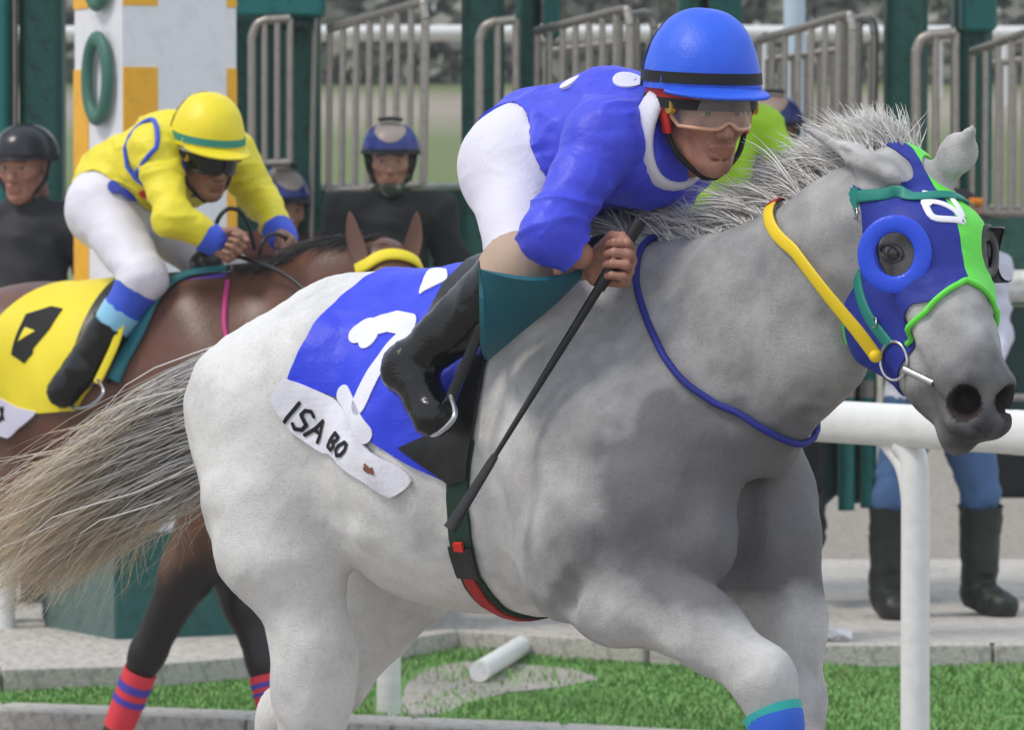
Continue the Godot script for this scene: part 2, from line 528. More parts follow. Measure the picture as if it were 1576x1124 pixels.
func grey_field() -> void:
	var Z := Vector3(0, 0, 1)
	gf = Field.new(Vector3(-1.35, 0.0, -0.42), Vector3(1.05, 2.0, 0.42), 0.0135)
	var f := gf
	# trunk
	f.cap(Vector3(-0.02, 1.215, 0), Vector3(-0.42, 1.215, 0), 0.345, 0.335, 0.1, Z, 0.78)
	f.cap(Vector3(-0.42, 1.225, 0), Vector3(-0.72, 1.33, 0), 0.325, 0.2, 0.08, Z, 0.86)
	f.cap(Vector3(0.02, 1.5, 0), Vector3(-0.3, 1.47, 0), 0.1, 0.09, 0.12)            # withers
	f.cap(Vector3(-0.3, 1.44, 0), Vector3(-0.75, 1.44, 0), 0.085, 0.09, 0.1)         # back
	for s in [1.0, -1.0]:
		# croup and buttock
		f.cap(Vector3(-0.66, 1.345, 0.09 * s), Vector3(-0.85, 1.285, 0.1 * s), 0.185, 0.165, 0.1)
		f.cap(Vector3(-0.85, 1.26, 0.13 * s), Vector3(-0.86, 1.08, 0.14 * s), 0.165, 0.12, 0.1)
		f.cap(Vector3(-0.64, 1.36, 0.2 * s), Vector3(-0.7, 1.3, 0.19 * s), 0.08, 0.09, 0.1)  # point of hip
		# shoulder blade, point of shoulder, breast
		f.cap(Vector3(-0.02, 1.44, 0.1 * s), Vector3(0.25, 1.14, 0.17 * s), 0.11, 0.12, 0.1)
		f.cap(Vector3(0.22, 1.2, 0.1 * s), Vector3(0.33, 1.05, 0.115 * s), 0.14, 0.105, 0.06)
		f.cap(Vector3(0.1, 1.2, 0.18 * s), Vector3(0.1, 0.98, 0.19 * s), 0.12, 0.1, 0.09)   # upper arm
	f.cap(Vector3(0.2, 1.25, 0), Vector3(0.2, 1.05, 0), 0.2, 0.15, 0.1)
	# neck
	f.cap(Vector3(0.2569, 1.39, 0), Vector3(0.491, 1.5, 0), 0.23, 0.152, 0.12, Z, 0.62)
	f.cap(Vector3(0.491, 1.5, 0), Vector3(0.6665, 1.611, 0), 0.152, 0.12, 0.1, Z, 0.66)
	f.cap(Vector3(0.0539, 1.544, 0), Vector3(0.5209, 1.625, 0), 0.045, 0.038, 0.1)                            # crest
	f.cap(Vector3(0.5209, 1.625, 0), Vector3(0.7103, 1.724, 0), 0.04, 0.052, 0.08)
	f.cap(Vector3(0.588, 1.399, 0), Vector3(0.4289, 1.282, 0), 0.06, 0.075, 0.1)                           # windpipe
	f.cap(Vector3(0.673, 1.633, 0), Vector3(0.7541, 1.685, 0), 0.125, 0.1, 0.08, Z, 0.75)
	# hind leg, near: thigh, gaskin, hock, cannon
	f.cap(Vector3(-0.78, 1.24, 0.15), Vector3(-0.7446, 0.9985, 0.2), 0.175, 0.135, 0.08)
	f.cap(Vector3(-0.7644, 1.106, 0.2), Vector3(-0.7395, 0.9915, 0.19), 0.14, 0.112, 0.04)
	f.cap(Vector3(-0.7156, 0.9696, 0.19), Vector3(-0.6754, 0.784, 0.165), 0.1, 0.08, 0.04)
	f.cap(Vector3(-0.6754, 0.784, 0.165), Vector3(-0.677, 0.7025, 0.16), 0.08, 0.074, 0.04)
	f.cap(Vector3(-0.6849, 0.7155, 0.16), Vector3(-0.704, 0.5374, 0.15), 0.078, 0.06, 0.05)
	f.cap(Vector3(-0.704, 0.5374, 0.15), Vector3(-0.78, 0.24, 0.15), 0.055, 0.036, 0.04)
	f.cap(Vector3(-0.78, 0.24, 0.15), Vector3(-0.7, 0.1, 0.15), 0.042, 0.04, 0.03)
	f.cap(Vector3(-0.7, 0.1, 0.15), Vector3(-0.66, 0.03, 0.15), 0.045, 0.055, 0.02)
	# hind leg, far: brought forward under the belly
	f.cap(Vector3(-0.78, 1.2, -0.14), Vector3(-0.7257, 0.9277, -0.16), 0.18, 0.11, 0.05)
	f.cap(Vector3(-0.7457, 0.9129, -0.16), Vector3(-0.931, 0.681, -0.13), 0.105, 0.066, 0.04)
	f.cap(Vector3(-0.931, 0.681, -0.13), Vector3(-1.087, 0.6072, -0.13), 0.062, 0.05, 0.04)
	f.cap(Vector3(-1.087, 0.6072, -0.13), Vector3(-1.203, 0.3644, -0.12), 0.05, 0.036, 0.04)
	f.cap(Vector3(-1.203, 0.3644, -0.12), Vector3(-1.246, 0.2605, -0.12), 0.042, 0.042, 0.03)
	f.cap(Vector3(-1.246, 0.2605, -0.12), Vector3(-1.278, 0.2002, -0.12), 0.045, 0.05, 0.02)
	# foreleg, near: lifted and reaching
	f.cap(Vector3(0.1843, 1.053, 0.2), Vector3(0.2369, 0.9354, 0.2), 0.115, 0.092, 0.06)
	f.cap(Vector3(0.2194, 0.9597, 0.2), Vector3(0.4239, 0.89, 0.17), 0.092, 0.066, 0.045)
	f.cap(Vector3(0.4239, 0.89, 0.17), Vector3(0.5571, 0.8072, 0.15), 0.066, 0.054, 0.05)
	f.ball(Vector3(0.5704, 0.8019, 0.15), 0.055, 0.04)
	f.cap(Vector3(0.5704, 0.7957, 0.15), Vector3(0.6005, 0.7112, 0.15), 0.052, 0.04, 0.04)
	f.cap(Vector3(0.6005, 0.7112, 0.15), Vector3(0.5909, 0.5373, 0.15), 0.038, 0.034, 0.03)
	f.cap(Vector3(0.5909, 0.5373, 0.15), Vector3(0.5494, 0.4593, 0.15), 0.042, 0.038, 0.03)
	f.cap(Vector3(0.5494, 0.4593, 0.15), Vector3(0.5076, 0.4182, 0.15), 0.042, 0.05, 0.02)
	# foreleg, far: bearing weight
	f.cap(Vector3(0.2503, 1.028, -0.15), Vector3(0.3282, 0.889, -0.16), 0.11, 0.078, 0.08)
	f.cap(Vector3(0.3247, 0.9145, -0.16), Vector3(0.3664, 0.7241, -0.16), 0.078, 0.056, 0.06)
	f.cap(Vector3(0.3664, 0.7241, -0.16), Vector3(0.3769, 0.6477, -0.16), 0.056, 0.045, 0.04)
	f.cap(Vector3(0.3769, 0.6477, -0.16), Vector3(0.3896, 0.3273, -0.16), 0.042, 0.035, 0.03)
	f.cap(Vector3(0.3896, 0.3273, -0.16), Vector3(0.4359, 0.2292, -0.16), 0.042, 0.036, 0.03)
	f.cap(Vector3(0.4359, 0.2292, -0.16), Vector3(0.4632, 0.168, -0.16), 0.045, 0.055, 0.02)
	# muscle lines: breast groove, behind the shoulder, flank, elbow fold
	f.carve(Vector3(0.3898, 1.243, 0), Vector3(0.3731, 1.014, 0), 0.02, 0.035, 0.045)
	f.carve(Vector3(0.3372, 0.9888, 0.03), Vector3(0.3699, 0.8874, 0), 0.05, 0.06, 0.05)
	f.carve(Vector3(0.409, 1.1, 0.2), Vector3(0.4484, 1.001, 0.16), 0.012, 0.016, 0.03)
	f.carve(Vector3(-0.1, 1.34, 0.295), Vector3(-0.02, 1.0, 0.3), 0.02, 0.03, 0.04)
	f.carve(Vector3(-0.488, 1.179, 0.3), Vector3(-0.4866, 1.066, 0.26), 0.016, 0.02, 0.035)
	f.carve(Vector3(0.3808, 1.4, 0.27), Vector3(0.299, 1.237, 0.31), 0.012, 0.016, 0.05)
	f.carve(Vector3(0.3983, 0.9786, 0.27), Vector3(0.5093, 0.9146, 0.235), 0.008, 0.008, 0.03)
	f.carve(Vector3(0.4545, 1.339, 0.24), Vector3(0.3999, 1.203, 0.29), 0.014, 0.018, 0.035)
	f.carve(Vector3(0.2752, 1.025, 0.33), Vector3(0.1667, 0.9298, 0.285), 0.015, 0.024, 0.03)
	f.carve(Vector3(0.3231, 1.152, 0.335), Vector3(0.4125, 1.081, 0.33), 0.012, 0.012, 0.04)
	f.carve(Vector3(0.4968, 1.475, 0.195), Vector3(0.6448, 1.384, 0.12), 0.014, 0.014, 0.04)
	f.carve(Vector3(0.2828, 1.559, 0.13), Vector3(0.3171, 1.423, 0.23), 0.012, 0.014, 0.05)

func grey_head_field() -> void:
	var Z := Vector3(0, 0, 1)
	hf = Field.new(Vector3(-0.46, -0.62, -0.2), Vector3(0.58, 0.26, 0.2), 0.0062)
	var f := hf
	f.cap(Vector3(-0.0337, -0.0365, 0), Vector3(0.0914, -0.1418, 0), 0.08, 0.078, 0.06)
	f.cap(Vector3(0.0914, -0.1418, 0), Vector3(0.1858, -0.2704, 0), 0.075, 0.052, 0.06)                 # nasal bone
	f.cap(Vector3(0.1858, -0.2704, 0), Vector3(0.2786, -0.3825, 0), 0.05, 0.038, 0.05)
	f.cap(Vector3(0.1862, -0.3427, 0), Vector3(0.233, -0.4437, 0), 0.056, 0.052, 0.05)                # muzzle
	f.cap(Vector3(0.0925, -0.3996, 0), Vector3(0.2054, -0.4831, 0), 0.042, 0.032, 0.04)                # lower jaw, chin
	f.ball(Vector3(0.1916, -0.5005, 0), 0.028, 0.03)
	f.cap(Vector3(0.289, -0.4654, 0.02), Vector3(0.2645, -0.4646, -0.02), 0.032, 0.032, 0.03)         # upper lip
	for s in [1.0, -1.0]:
		f.cap(mirror2(Vector3(0.094, -0.1296, 0.055), s), mirror2(Vector3(0.1323, -0.2165, 0.055), s), 0.045, 0.04, 0.05)  # orbit, cheekbone
		f.cap(mirror2(Vector3(-0.0729, -0.194, 0.045), s), mirror2(Vector3(-0.0236, -0.2795, 0.045), s), 0.095, 0.085, 0.07, Z, 0.45)  # jaw
		f.cap(mirror2(Vector3(-0.0236, -0.2795, 0.045), s), mirror2(Vector3(0.1429, -0.3978, 0.03), s), 0.08, 0.042, 0.05, Z, 0.5)
		f.cap(mirror2(Vector3(0.1558, -0.2645, 0.045), s), mirror2(Vector3(0.2445, -0.3889, 0.035), s), 0.026, 0.024, 0.05)
		f.cap(mirror2(Vector3(0.2647, -0.3967, 0.036), s), mirror2(Vector3(0.265, -0.4636, 0.036), s), 0.036, 0.03, 0.03)  # nostril wing
	# ears: the near one laid back, the far one pricked
	f.cap(Vector3(0.0576, -0.0082, 0.062), Vector3(-0.0338, 0.0268, 0.085), 0.03, 0.034, 0.03, Vector3(0.35, 0.8, -0.35).normalized(), 0.62)
	f.cap(Vector3(-0.0338, 0.0268, 0.085), Vector3(-0.2018, 0.0836, 0.1), 0.034, 0.009, 0.02, Vector3(0.35, 0.8, -0.35).normalized(), 0.55)
	f.carve(Vector3(0.0837, -0.0014, 0.115), Vector3(-0.0822, 0.0469, 0.118), 0.014, 0.006, 0.012)
	f.cap(Vector3(0.045, -0.0173, -0.05), Vector3(0.0843, 0.0311, -0.066), 0.026, 0.034, 0.03, Vector3(0.8, 0.2, 0.5).normalized(), 0.55)
	f.cap(Vector3(0.0843, 0.0311, -0.066), Vector3(0.1313, 0.0779, -0.07), 0.034, 0.005, 0.02, Vector3(0.8, 0.2, 0.5).normalized(), 0.5)
	# throat, joining the neck
	f.cap(Vector3(-0.2257, -0.1704, 0), Vector3(-0.0481, -0.077, 0), 0.13, 0.1, 0.06, Z, 0.75)
	for s in [1.0, -1.0]:
		f.carve(mirror2(Vector3(0.3318, -0.4202, 0.082), s), mirror2(Vector3(0.3427, -0.4485, 0.0664), s), 0.038, 0.033, 0.016)       # nostril
		f.carve(mirror2(Vector3(0.323, -0.4279, 0.0656), s), mirror2(Vector3(0.2746, -0.4252, 0.028), s), 0.034, 0.022, 0.01)
	for s in [1.0, -1.0]:
		f.cap(mirror2(Vector3(0.1454, -0.2306, 0.085), s), mirror2(Vector3(0.2164, -0.345, 0.06), s), 0.012, 0.01, 0.025)
		f.carve(mirror2(Vector3(0.2503, -0.2509, 0.086), s), mirror2(Vector3(0.2979, -0.3572, 0.07), s), 0.012, 0.01, 0.03)
		f.carve(mirror2(Vector3(0.1867, -0.396, 0.07), s), mirror2(Vector3(0.2712, -0.4534, 0.062), s), 0.007, 0.007, 0.015)
	f.carve(Vector3(0.3168, -0.4695, 0.07), Vector3(0.302, -0.4868, 0), 0.004, 0.004, 0.012)            # mouth line
	f.carve(Vector3(0.2419, -0.4183, 0.075), Vector3(0.3168, -0.4695, 0.07), 0.004, 0.004, 0.012)

func mirror2(p: Vector3, s: float) -> Vector3:
	return Vector3(p.x, p.y, p.z * s)

var nz := FastNoiseLite.new()
func n3(p: Vector3, freq: float) -> float:
	return nz.get_noise_3dv(p * freq * 100.0)

func smooth(a: float, b: float, x: float) -> float:
	return smoothstep(a, b, x)

# grey coat: pale quarters and belly, dark-dappled shoulder, breast and neck
func grey_coat(p: Vector3, _n: Vector3) -> Color:
	var big := n3(p, 2.2)
	var mid := n3(p + Vector3(5, 1, 2), 7.0)
	var fine := n3(p + Vector3(1, 7, 3), 24.0)
	var dark := smooth(-0.35, 0.35, p.x + 0.1 * big) * 0.62
	dark += 0.6 * smooth(0.12, 0.42, p.x + 0.25 * big) * smooth(1.38, 1.15, p.y + 0.2 * mid) * smooth(0.86, 1.02, p.y)
	dark -= 0.3 * smooth(1.0, 0.9, p.y + 0.1 * big) * smooth(0.1, 0.4, p.x)
	dark -= 0.25 * smooth(0.55, 0.9, p.x + 0.2 * big)
	dark = dark * 1.2 + 0.2 * mid + 0.1 * fine
	dark += 0.2 * smooth(0.1, 0.45, big) * smooth(-0.6, 0.0, -p.x - 0.3)
	if p.y < 0.82: dark += 0.45 * smooth(0.82, 0.5, p.y) * smooth(-0.2, 0.3, mid)
	dark = clampf(dark, 0.0, 1.0)
	var pale := Color(0.74, 0.73, 0.715)
	var deep := Color(0.165, 0.163, 0.17)
	return pale.lerp(deep, dark)

func grey_face(p: Vector3, _n: Vector3) -> Color:
	# head axes: dark skin on muzzle and round the eyes, pale face, mottled
	var mid := n3(p, 14.0); var big := n3(p, 5.0)
	var along := -p.y * 0.74 + p.x * 0.67
	var dark := 0.22 + 0.3 * big + 0.2 * mid
	dark = lerpf(dark, 0.8 + 0.12 * mid, smooth(0.33, 0.48, along + 0.07 * big))
	dark = lerpf(dark, 0.97, smooth(0.5, 0.58, along + 0.03 * mid))
	var eye: Vector3 = Vector3(0.1516, -0.1607, 0.1)
	var de := Vector3(p.x, p.y, absf(p.z)).distance_to(eye)
	dark = lerpf(dark, 0.88, smooth(0.095, 0.06, de + 0.02 * mid))
	# inside of the nostril: bare dark flesh
	var na: Vector3 = Vector3(0.2973, -0.4313, 0.05); var nb: Vector3 = Vector3(0.2446, -0.4288, 0.0098)
	var q := Vector3(p.x, p.y, absf(p.z)) - na
	var hh := clampf(q.dot(nb - na) / (nb - na).length_squared(), 0, 1)
	if (q - (nb - na) * hh).length() < 0.035 + 0.003 * mid: return Color(0.03, 0.02, 0.021)
	dark = clampf(dark, 0, 1)
	return Color(0.6, 0.59, 0.58).lerp(Color(0.03, 0.031, 0.036), dark)

func paint(kind: String, p: Vector3, n: Vector3) -> Color:
	match kind:
		"coat": return grey_coat(p, n)
		"face": return grey_face(p, n)
	return Color(0.5, 0.5, 0.5)

func relief(m: Dictionary, amp: float, freq: float) -> Dictionary:
	var v: PackedVector3Array = m.v.duplicate()
	for i in v.size(): v[i] += m.n[i] * amp * (n3(v[i], freq) + 0.5 * n3(v[i], freq * 2.7))
	return m_normals({"v": v, "n": m.n, "t": m.t})

# ---------------------------------------------------------------- the grey horse's parts and tack
func grey_horse() -> void:
	var rng := RandomNumberGenerator.new(); rng.seed = 11
	head_xf = Transform3D(Basis(Vector3.UP, GHT - GT), (GHO - GO).rotated(Vector3.UP, -GT))
	var h := thing("racehorse", "grey racehorse galloping in front, wearing a blue and green hood", "horse", GO, GT)
	# one skin: body and head, the head from a finer grid
	var hx := m_xf(hm, head_xf)
	var c := PackedColorArray()
	for i in gm.v.size(): c.append(grey_coat(gm.v[i], gm.n[i]))
	for i in hm.v.size():
		var body := grey_coat(hx.v[i], hx.n[i])
		c.append(body.lerp(grey_face(hm.v[i], hm.n[i]), smooth(-0.16, -0.05, hm.v[i].x)))
	var all := m_join(gm, hx)
	all["c"] = c
	var coat := vmat(0.62, 0.22, 7.0)
	coat.metallic_specular = 0.3
	coat.albedo_texture = noise_tex(0.03, [Color(0.88, 0.88, 0.88), Color(0.96, 0.96, 0.96), Color(1, 1, 1), Color(0.94, 0.94, 0.94), Color(0.99, 0.99, 0.99)], 512, 0.0, 6, 31)
	coat.uv1_scale = Vector3(3.0, 3.0, 3.0)
	coat.normal_texture = noise_tex(0.14, [], 512, 8.0, 3, 41)
	coat.normal_scale = 0.22
	part("body", all, coat, h)
	# eyes
	var eye_mat := mat(Color(0.05, 0.03, 0.025), 0.08)
	eye_mat.clearcoat_enabled = true; eye_mat.clearcoat = 1.0
	for s in [1.0, -1.0]:
		var at: Vector3 = hf.snap(Vector3(0.118, -0.1561, 0.09), -0.011)
		var en := hf.grad(hf.snap(at, 0.0))
		var eb := Basis.looking_at(-en, Vector3(0.25, 1, 0))
		var ex := Transform3D(eb * Basis.from_scale(Vector3(1.25, 0.92, 0.9)), at)
		var lid := PackedVector3Array(); var low := PackedVector3Array()
		for i in 13:
			var a := PI * i / 12
			lid.append(ex * Vector3(cos(a) * 0.023, sin(a) * 0.0165 + 0.001, 0.0135 - 0.005 * absf(cos(a))))
			low.append(ex * Vector3(cos(a) * 0.023, -sin(a) * 0.0155, 0.0115 - 0.004 * absf(cos(a))))
		if s < 0:
			ex = Transform3D(Basis.from_scale(Vector3(1, 1, -1)) * ex.basis, mirror(at))
			for i in 13:
				lid[i] = mirror(lid[i]); low[i] = mirror(low[i])
		var eye := lathe(arc_prof(0.021), 20)
		if s < 0: eye = flip_tris(eye)
		var eo := part("eye", m_xf(m_xf(eye, ex), head_xf), eye_mat, h)
		var lm := mat(Color(0.2, 0.2, 0.21), 0.6)
		part("eyelid", m_xf(tube(lid, 0.0048, 0.0048, 8), head_xf), lm, eo)
		part("eyelid", m_xf(tube(low, 0.0035, 0.0035, 8), head_xf), lm, eo)
	var hair_mat := vmat(0.5)
	hair_mat.backlight_enabled = true; hair_mat.backlight = Color(0.35, 0.34, 0.32)
	var whites := [Color(0.74, 0.72, 0.69), Color(0.66, 0.64, 0.61), Color(0.78, 0.76, 0.73), Color(0.56, 0.55, 0.53), Color(0.7, 0.67, 0.62)]
	# mane along the crest, thrown up and back
	var mane := []
	var crest := curve([Vector3(0.0889, 1.595, -0.01), Vector3(0.256, 1.624, -0.01), Vector3(0.4276, 1.675, -0.01), Vector3(0.5618, 1.725, -0.01), Vector3(0.677, 1.774, -0.01), Vector3(0.7339, 1.783, -0.01)], 20)
	for i in 11000:
		var u := rng.randf()
		var k := u * (crest.size() - 1)
		var p := gf.snap(crest[int(k)].lerp(crest[mini(int(k) + 1, crest.size() - 1)], k - int(k)) + Vector3(0, 0, rng.randfn() * 0.012), -0.004)
		var clump := n3(Vector3(u * 1.3, 0, 0), 14.0)
		var top := smooth(0.68, 0.88, u)
		var l := lerpf(0.15, 0.125, top) * rng.randf_range(0.55, 1.1) * (1.0 + 0.4 * clump)
		var d := Vector3(lerpf(-0.85, -0.55, top) + 0.55 * clump + rng.randfn() * 0.1, lerpf(0.52, 0.85, top) + 0.25 * clump + rng.randfn() * 0.08, -0.2 + 0.5 * n3(Vector3(u * 1.3, 3, 0), 30.0) + rng.randfn() * 0.15).normalized()
		var curl := rng.randf_range(0.5, 1.2)
		var s := PackedVector3Array()
		for q in 7:
			var w := q / 6.0
			s.append(p + d * l * w + Vector3(-0.06 * w * w * curl, -0.06 * w * w * curl, -0.03 * w * w + 0.006 * sin(w * 5.0 + u * 90.0)))
		mane.append(s)
	part("mane", hair(mane, 0.0013, whites, rng), hair_mat, h)
	# forelock between the ears
	var fore := []
	for i in 1200:
		var p := head_xf * (hf.snap(Vector3(-0.0729, 0.0303, 0) + Vector3(rng.randfn() * 0.03, 0.02, rng.randfn() * 0.035), -0.003))
		var d := Vector3(-0.5 + rng.randfn() * 0.35, 0.8 + rng.randfn() * 0.2, rng.randfn() * 0.35).normalized()
		var l := rng.randf_range(0.05, 0.115)
		var s := PackedVector3Array()
		for q in 5:
			var w := q / 4.0
			s.append(p + d * l * w + Vector3(-0.02, -0.02, 0) * w * w)
		fore.append(s)
	part("forelock", hair(fore, 0.0014, whites, rng), hair_mat, h)
	# tail streaming behind
	var tail := []
	var dock := curve([Vector3(-0.97, 1.38, 0), Vector3(-1.04, 1.35, 0.0), Vector3(-1.09, 1.28, 0.0), Vector3(-1.11, 1.2, 0)], 8)
	part("dock", tube(dock, 0.045, 0.022, 10), mat(Color(0.55, 0.53, 0.52), 0.8, 0.3, 10), h)
	for i in 5600:
		var u := rng.randf()
		var p := dock[int(u * (dock.size() - 1))] + Vector3(rng.randfn(), rng.randfn(), rng.randfn()) * 0.016
		var v := clampf(rng.randfn() * 0.36 + (0.5 - u) * 0.5, -1.1, 1.1)      # spread from upper to lower locks
		v = lerpf(v, roundf(v * 4.0) / 4.0, 0.35)
		var l := rng.randf_range(0.62, 1.05) * (1.0 - 0.22 * absf(v))
		var side := rng.randfn() * 0.1
		var s := PackedVector3Array()
		for q in 9:
			var w := q / 8.0
			var drop := -0.33 * w - 0.07 * w * w + v * 0.17 * w + 0.05 * sin(w * 3.4 + v * 2.0) + 0.03 * w * sin(w * 9.0 + v * 14.0 + u * 4.0)
			s.append(p + Vector3(-0.8 * l * w, drop * l, side * w - 0.02 + 0.02 * sin(w * 6.0 + i * 0.37) + 0.05 * w * sin(w * 7.0 + v * 9.0)))
		tail.append(s)
	part("tail", hair(tail, 0.0017, [Color(0.66, 0.64, 0.61), Color(0.54, 0.52, 0.5), Color(0.46, 0.44, 0.43), Color(0.72, 0.7, 0.67), Color(0.36, 0.35, 0.35)], rng, [Color(0.74, 0.63, 0.46), Color(0.68, 0.54, 0.36), Color(0.72, 0.68, 0.6), Color(0.52, 0.4, 0.26)]), hair_mat, h)
	# bandage on the lifted foreleg
	var wrap := thing("leg_bandage", "teal and blue bandage on the grey horse's lifted foreleg", "bandage", GO, GT)
	var wp := curve([Vector3(0.5872, 0.7399, 0.15), Vector3(0.5972, 0.7109, 0.15), Vector3(0.594, 0.6365, 0.15), Vector3(0.5908, 0.5559, 0.15)], 6)
	part("upper_band", tube(PackedVector3Array([wp[0], wp[2], wp[4]]), 0.06, 0.056, 20), sheet_mat(Color(0.1, 0.62, 0.6)), wrap)
	part("lower_band", tube(wp.slice(3), 0.057, 0.048, 20), sheet_mat(Color(0.13, 0.35, 0.78)), wrap)
	grey_cloth(); grey_saddle(); grey_hood(); grey_bridle()

func arc_prof(r: float) -> Array:
	var a := []
	for i in 11:
		var e := -PI / 2 + PI * i / 10
		a.append(Vector2(cos(e) * r, sin(e) * r))
	return a

# leaf-shaped ear: base, middle, tip; open = side the hollow faces
func ear(b: Vector3, m: Vector3, t: Vector3, open: Vector3, w: float, outer: Color, inner: Color) -> Dictionary:
	var pts := curve([b, m, t], 8)
	var v := PackedVector3Array(); var n := PackedVector3Array(); var tr := PackedInt32Array(); var c := PackedColorArray()
	var K := 12
	for i in pts.size():
		var u := float(i) / (pts.size() - 1)
		var d := (pts[mini(i + 1, pts.size() - 1)] - pts[maxi(i - 1, 0)]).normalized()
		var s := d.cross(open).normalized()
		var o := s.cross(d).normalized()
		var r := w * (0.62 + 0.75 * u - 0.3 * u * u) * (1.0 - pow(u, 1.8)) + 0.001
		for k in K:
			var a := TAU * k / K
			# hollow on the open side
			var y := sin(a)
			var q := s * cos(a) * r + o * (y * r * (1.0 if y < 0 else -0.3 * sin(PI * u)))
			v.append(pts[i] + q); n.append((s * cos(a) + o * y).normalized())
			c.append(outer if y < 0.15 else inner)
	for i in pts.size() - 1:
		for k in K:
			var a := i * K + k; var e := i * K + (k + 1) % K
			tr.append_array(PackedInt32Array([a, e, a + K, e, e + K, a + K]))
	var r2 := m_normals({"v": v, "n": n, "t": tr})
	r2["c"] = c
	return r2

func m_xfc(m: Dictionary, x: Transform3D) -> Dictionary:
	var r := m_xf(m, x)
	if m.has("c"): r["c"] = m.c
	return r

func grey_cloth() -> void:
	var blue := sheet_mat(Color(0.13, 0.22, 0.86), 0.5)
	var white := sheet_mat(Color(0.9, 0.9, 0.94), 0.6)
	var cl := thing("saddle_cloth", "blue saddle cloth with white numeral and white name strip on the grey horse", "saddle cloth", GO, GT)
	var outline := PackedVector2Array([Vector2(-0.5838, 1.5), Vector2(-0.5801, 1.434), Vector2(-0.6066, 1.35), Vector2(-0.4902, 1.314), Vector2(-0.3946, 1.244), Vector2(-0.3092, 1.198), Vector2(-0.1655, 1.144), Vector2(-0.1263, 1.223), Vector2(-0.1085, 1.39), Vector2(-0.1332, 1.505), Vector2(-0.12, 1.75), Vector2(-0.62, 1.75)])
	var base := m_off(gm, 0.007)
	# soft ripples in the cloth
	for i in base.v.size():
		base.v[i] += gm.n[i] * (0.004 * sin(gm.v[i].x * 60.0 + gm.v[i].y * 25.0) * smooth(1.5, 1.2, gm.v[i].y))
	part("cloth", m_skirt(m_normals(m_outline(base, outline, 0, 2)), 0.008), blue, cl)
	var strip := PackedVector2Array([Vector2(-0.6125, 1.35), Vector2(-0.6458, 1.311), Vector2(-0.6392, 1.284), Vector2(-0.6075, 1.241), Vector2(-0.539, 1.201), Vector2(-0.5061, 1.198), Vector2(-0.4217, 1.155), Vector2(-0.3301, 1.116), Vector2(-0.2725, 1.151), Vector2(-0.3101, 1.183), Vector2(-0.375, 1.213), Vector2(-0.4345, 1.266), Vector2(-0.4998, 1.314)])
	for sd in [1, -1]: part("name_strip", m_skirt(m_normals(m_outline(m_off(base, 0.0035), round_poly(strip), sd, 2)), 0.006), white, cl)
	# numeral
	var wide := m_sub(m_sub(m_sub(m_outline(m_off(base, 0.0035), PackedVector2Array([Vector2(-0.6226, 1.499), Vector2(-0.3175, 1.503), Vector2(-0.2296, 1.336), Vector2(-0.3276, 1.217), Vector2(-0.4419, 1.213), Vector2(-0.5324, 1.329)]), 1, 0))))
	part("numeral", m_skirt(m_strokes(wide, [[Vector2(-0.4785, 1.446), Vector2(-0.4468, 1.462), Vector2(-0.4049, 1.47), Vector2(-0.3513, 1.465), Vector2(-0.3469, 1.44), Vector2(-0.3677, 1.407), Vector2(-0.3894, 1.366), Vector2(-0.4002, 1.332), Vector2(-0.4073, 1.303)], [Vector2(-0.471, 1.455), Vector2(-0.4494, 1.436)]], 0.021), 0.003), white, cl)
	part("numeral", m_skirt(m_strokes(wide, [[Vector2(-0.4686, 1.321), Vector2(-0.4211, 1.282), Vector2(-0.3813, 1.244)]], 0.02), 0.003), white, cl)
	var num3 := m_outline(m_off(base, 0.0035), round_poly(PackedVector2Array([Vector2(-0.4318, 1.575), Vector2(-0.3661, 1.575), Vector2(-0.3239, 1.555), Vector2(-0.3694, 1.533), Vector2(-0.3789, 1.526) ])), 1, 2)
	part("numeral", m_skirt(num3, 0.003), white, cl)
	# name, as strokes
	var letters := [
		[[Vector2(-0.6206, 1.26), Vector2(-0.579, 1.301)]],
		[[Vector2(-0.5474, 1.274), Vector2(-0.5512, 1.284), Vector2(-0.5671, 1.286), Vector2(-0.5774, 1.277), Vector2(-0.5731, 1.266), Vector2(-0.569, 1.256), Vector2(-0.5799, 1.246), Vector2(-0.5957, 1.248), Vector2(-0.599, 1.258)]],
		[[Vector2(-0.574, 1.236), Vector2(-0.5185, 1.266), Vector2(-0.5444, 1.222)], [Vector2(-0.5522, 1.247), Vector2(-0.5343, 1.239)]],
		[[Vector2(-0.5056, 1.214), Vector2(-0.4771, 1.243), Vector2(-0.4667, 1.235), Vector2(-0.4704, 1.229), Vector2(-0.4802, 1.224), Vector2(-0.4905, 1.229)], [Vector2(-0.4802, 1.224), Vector2(-0.4795, 1.216), Vector2(-0.4906, 1.208), Vector2(-0.5056, 1.214)]],
		[[Vector2(-0.4684, 1.198), Vector2(-0.4715, 1.207), Vector2(-0.4625, 1.218), Vector2(-0.4477, 1.225), Vector2(-0.4392, 1.221), Vector2(-0.4436, 1.209), Vector2(-0.4549, 1.199), Vector2(-0.4684, 1.198)]],
	]
	var ink := mat(Color(0.06, 0.06, 0.09), 0.8)
	var fine := m_sub(m_sub(m_outline(m_off(base, 0.006), strip, 1, 1)))
	for l in letters:
		part("letter", m_strokes(fine, l, 0.0042), ink, cl)
	part("emblem", m_strokes(fine, [[Vector2(-0.3831, 1.173), Vector2(-0.3684, 1.168), Vector2(-0.3583, 1.174)], [Vector2(-0.3786, 1.181), Vector2(-0.3573, 1.166)]], 0.004), mat(Color(0.5, 0.3, 0.24), 0.8), cl)

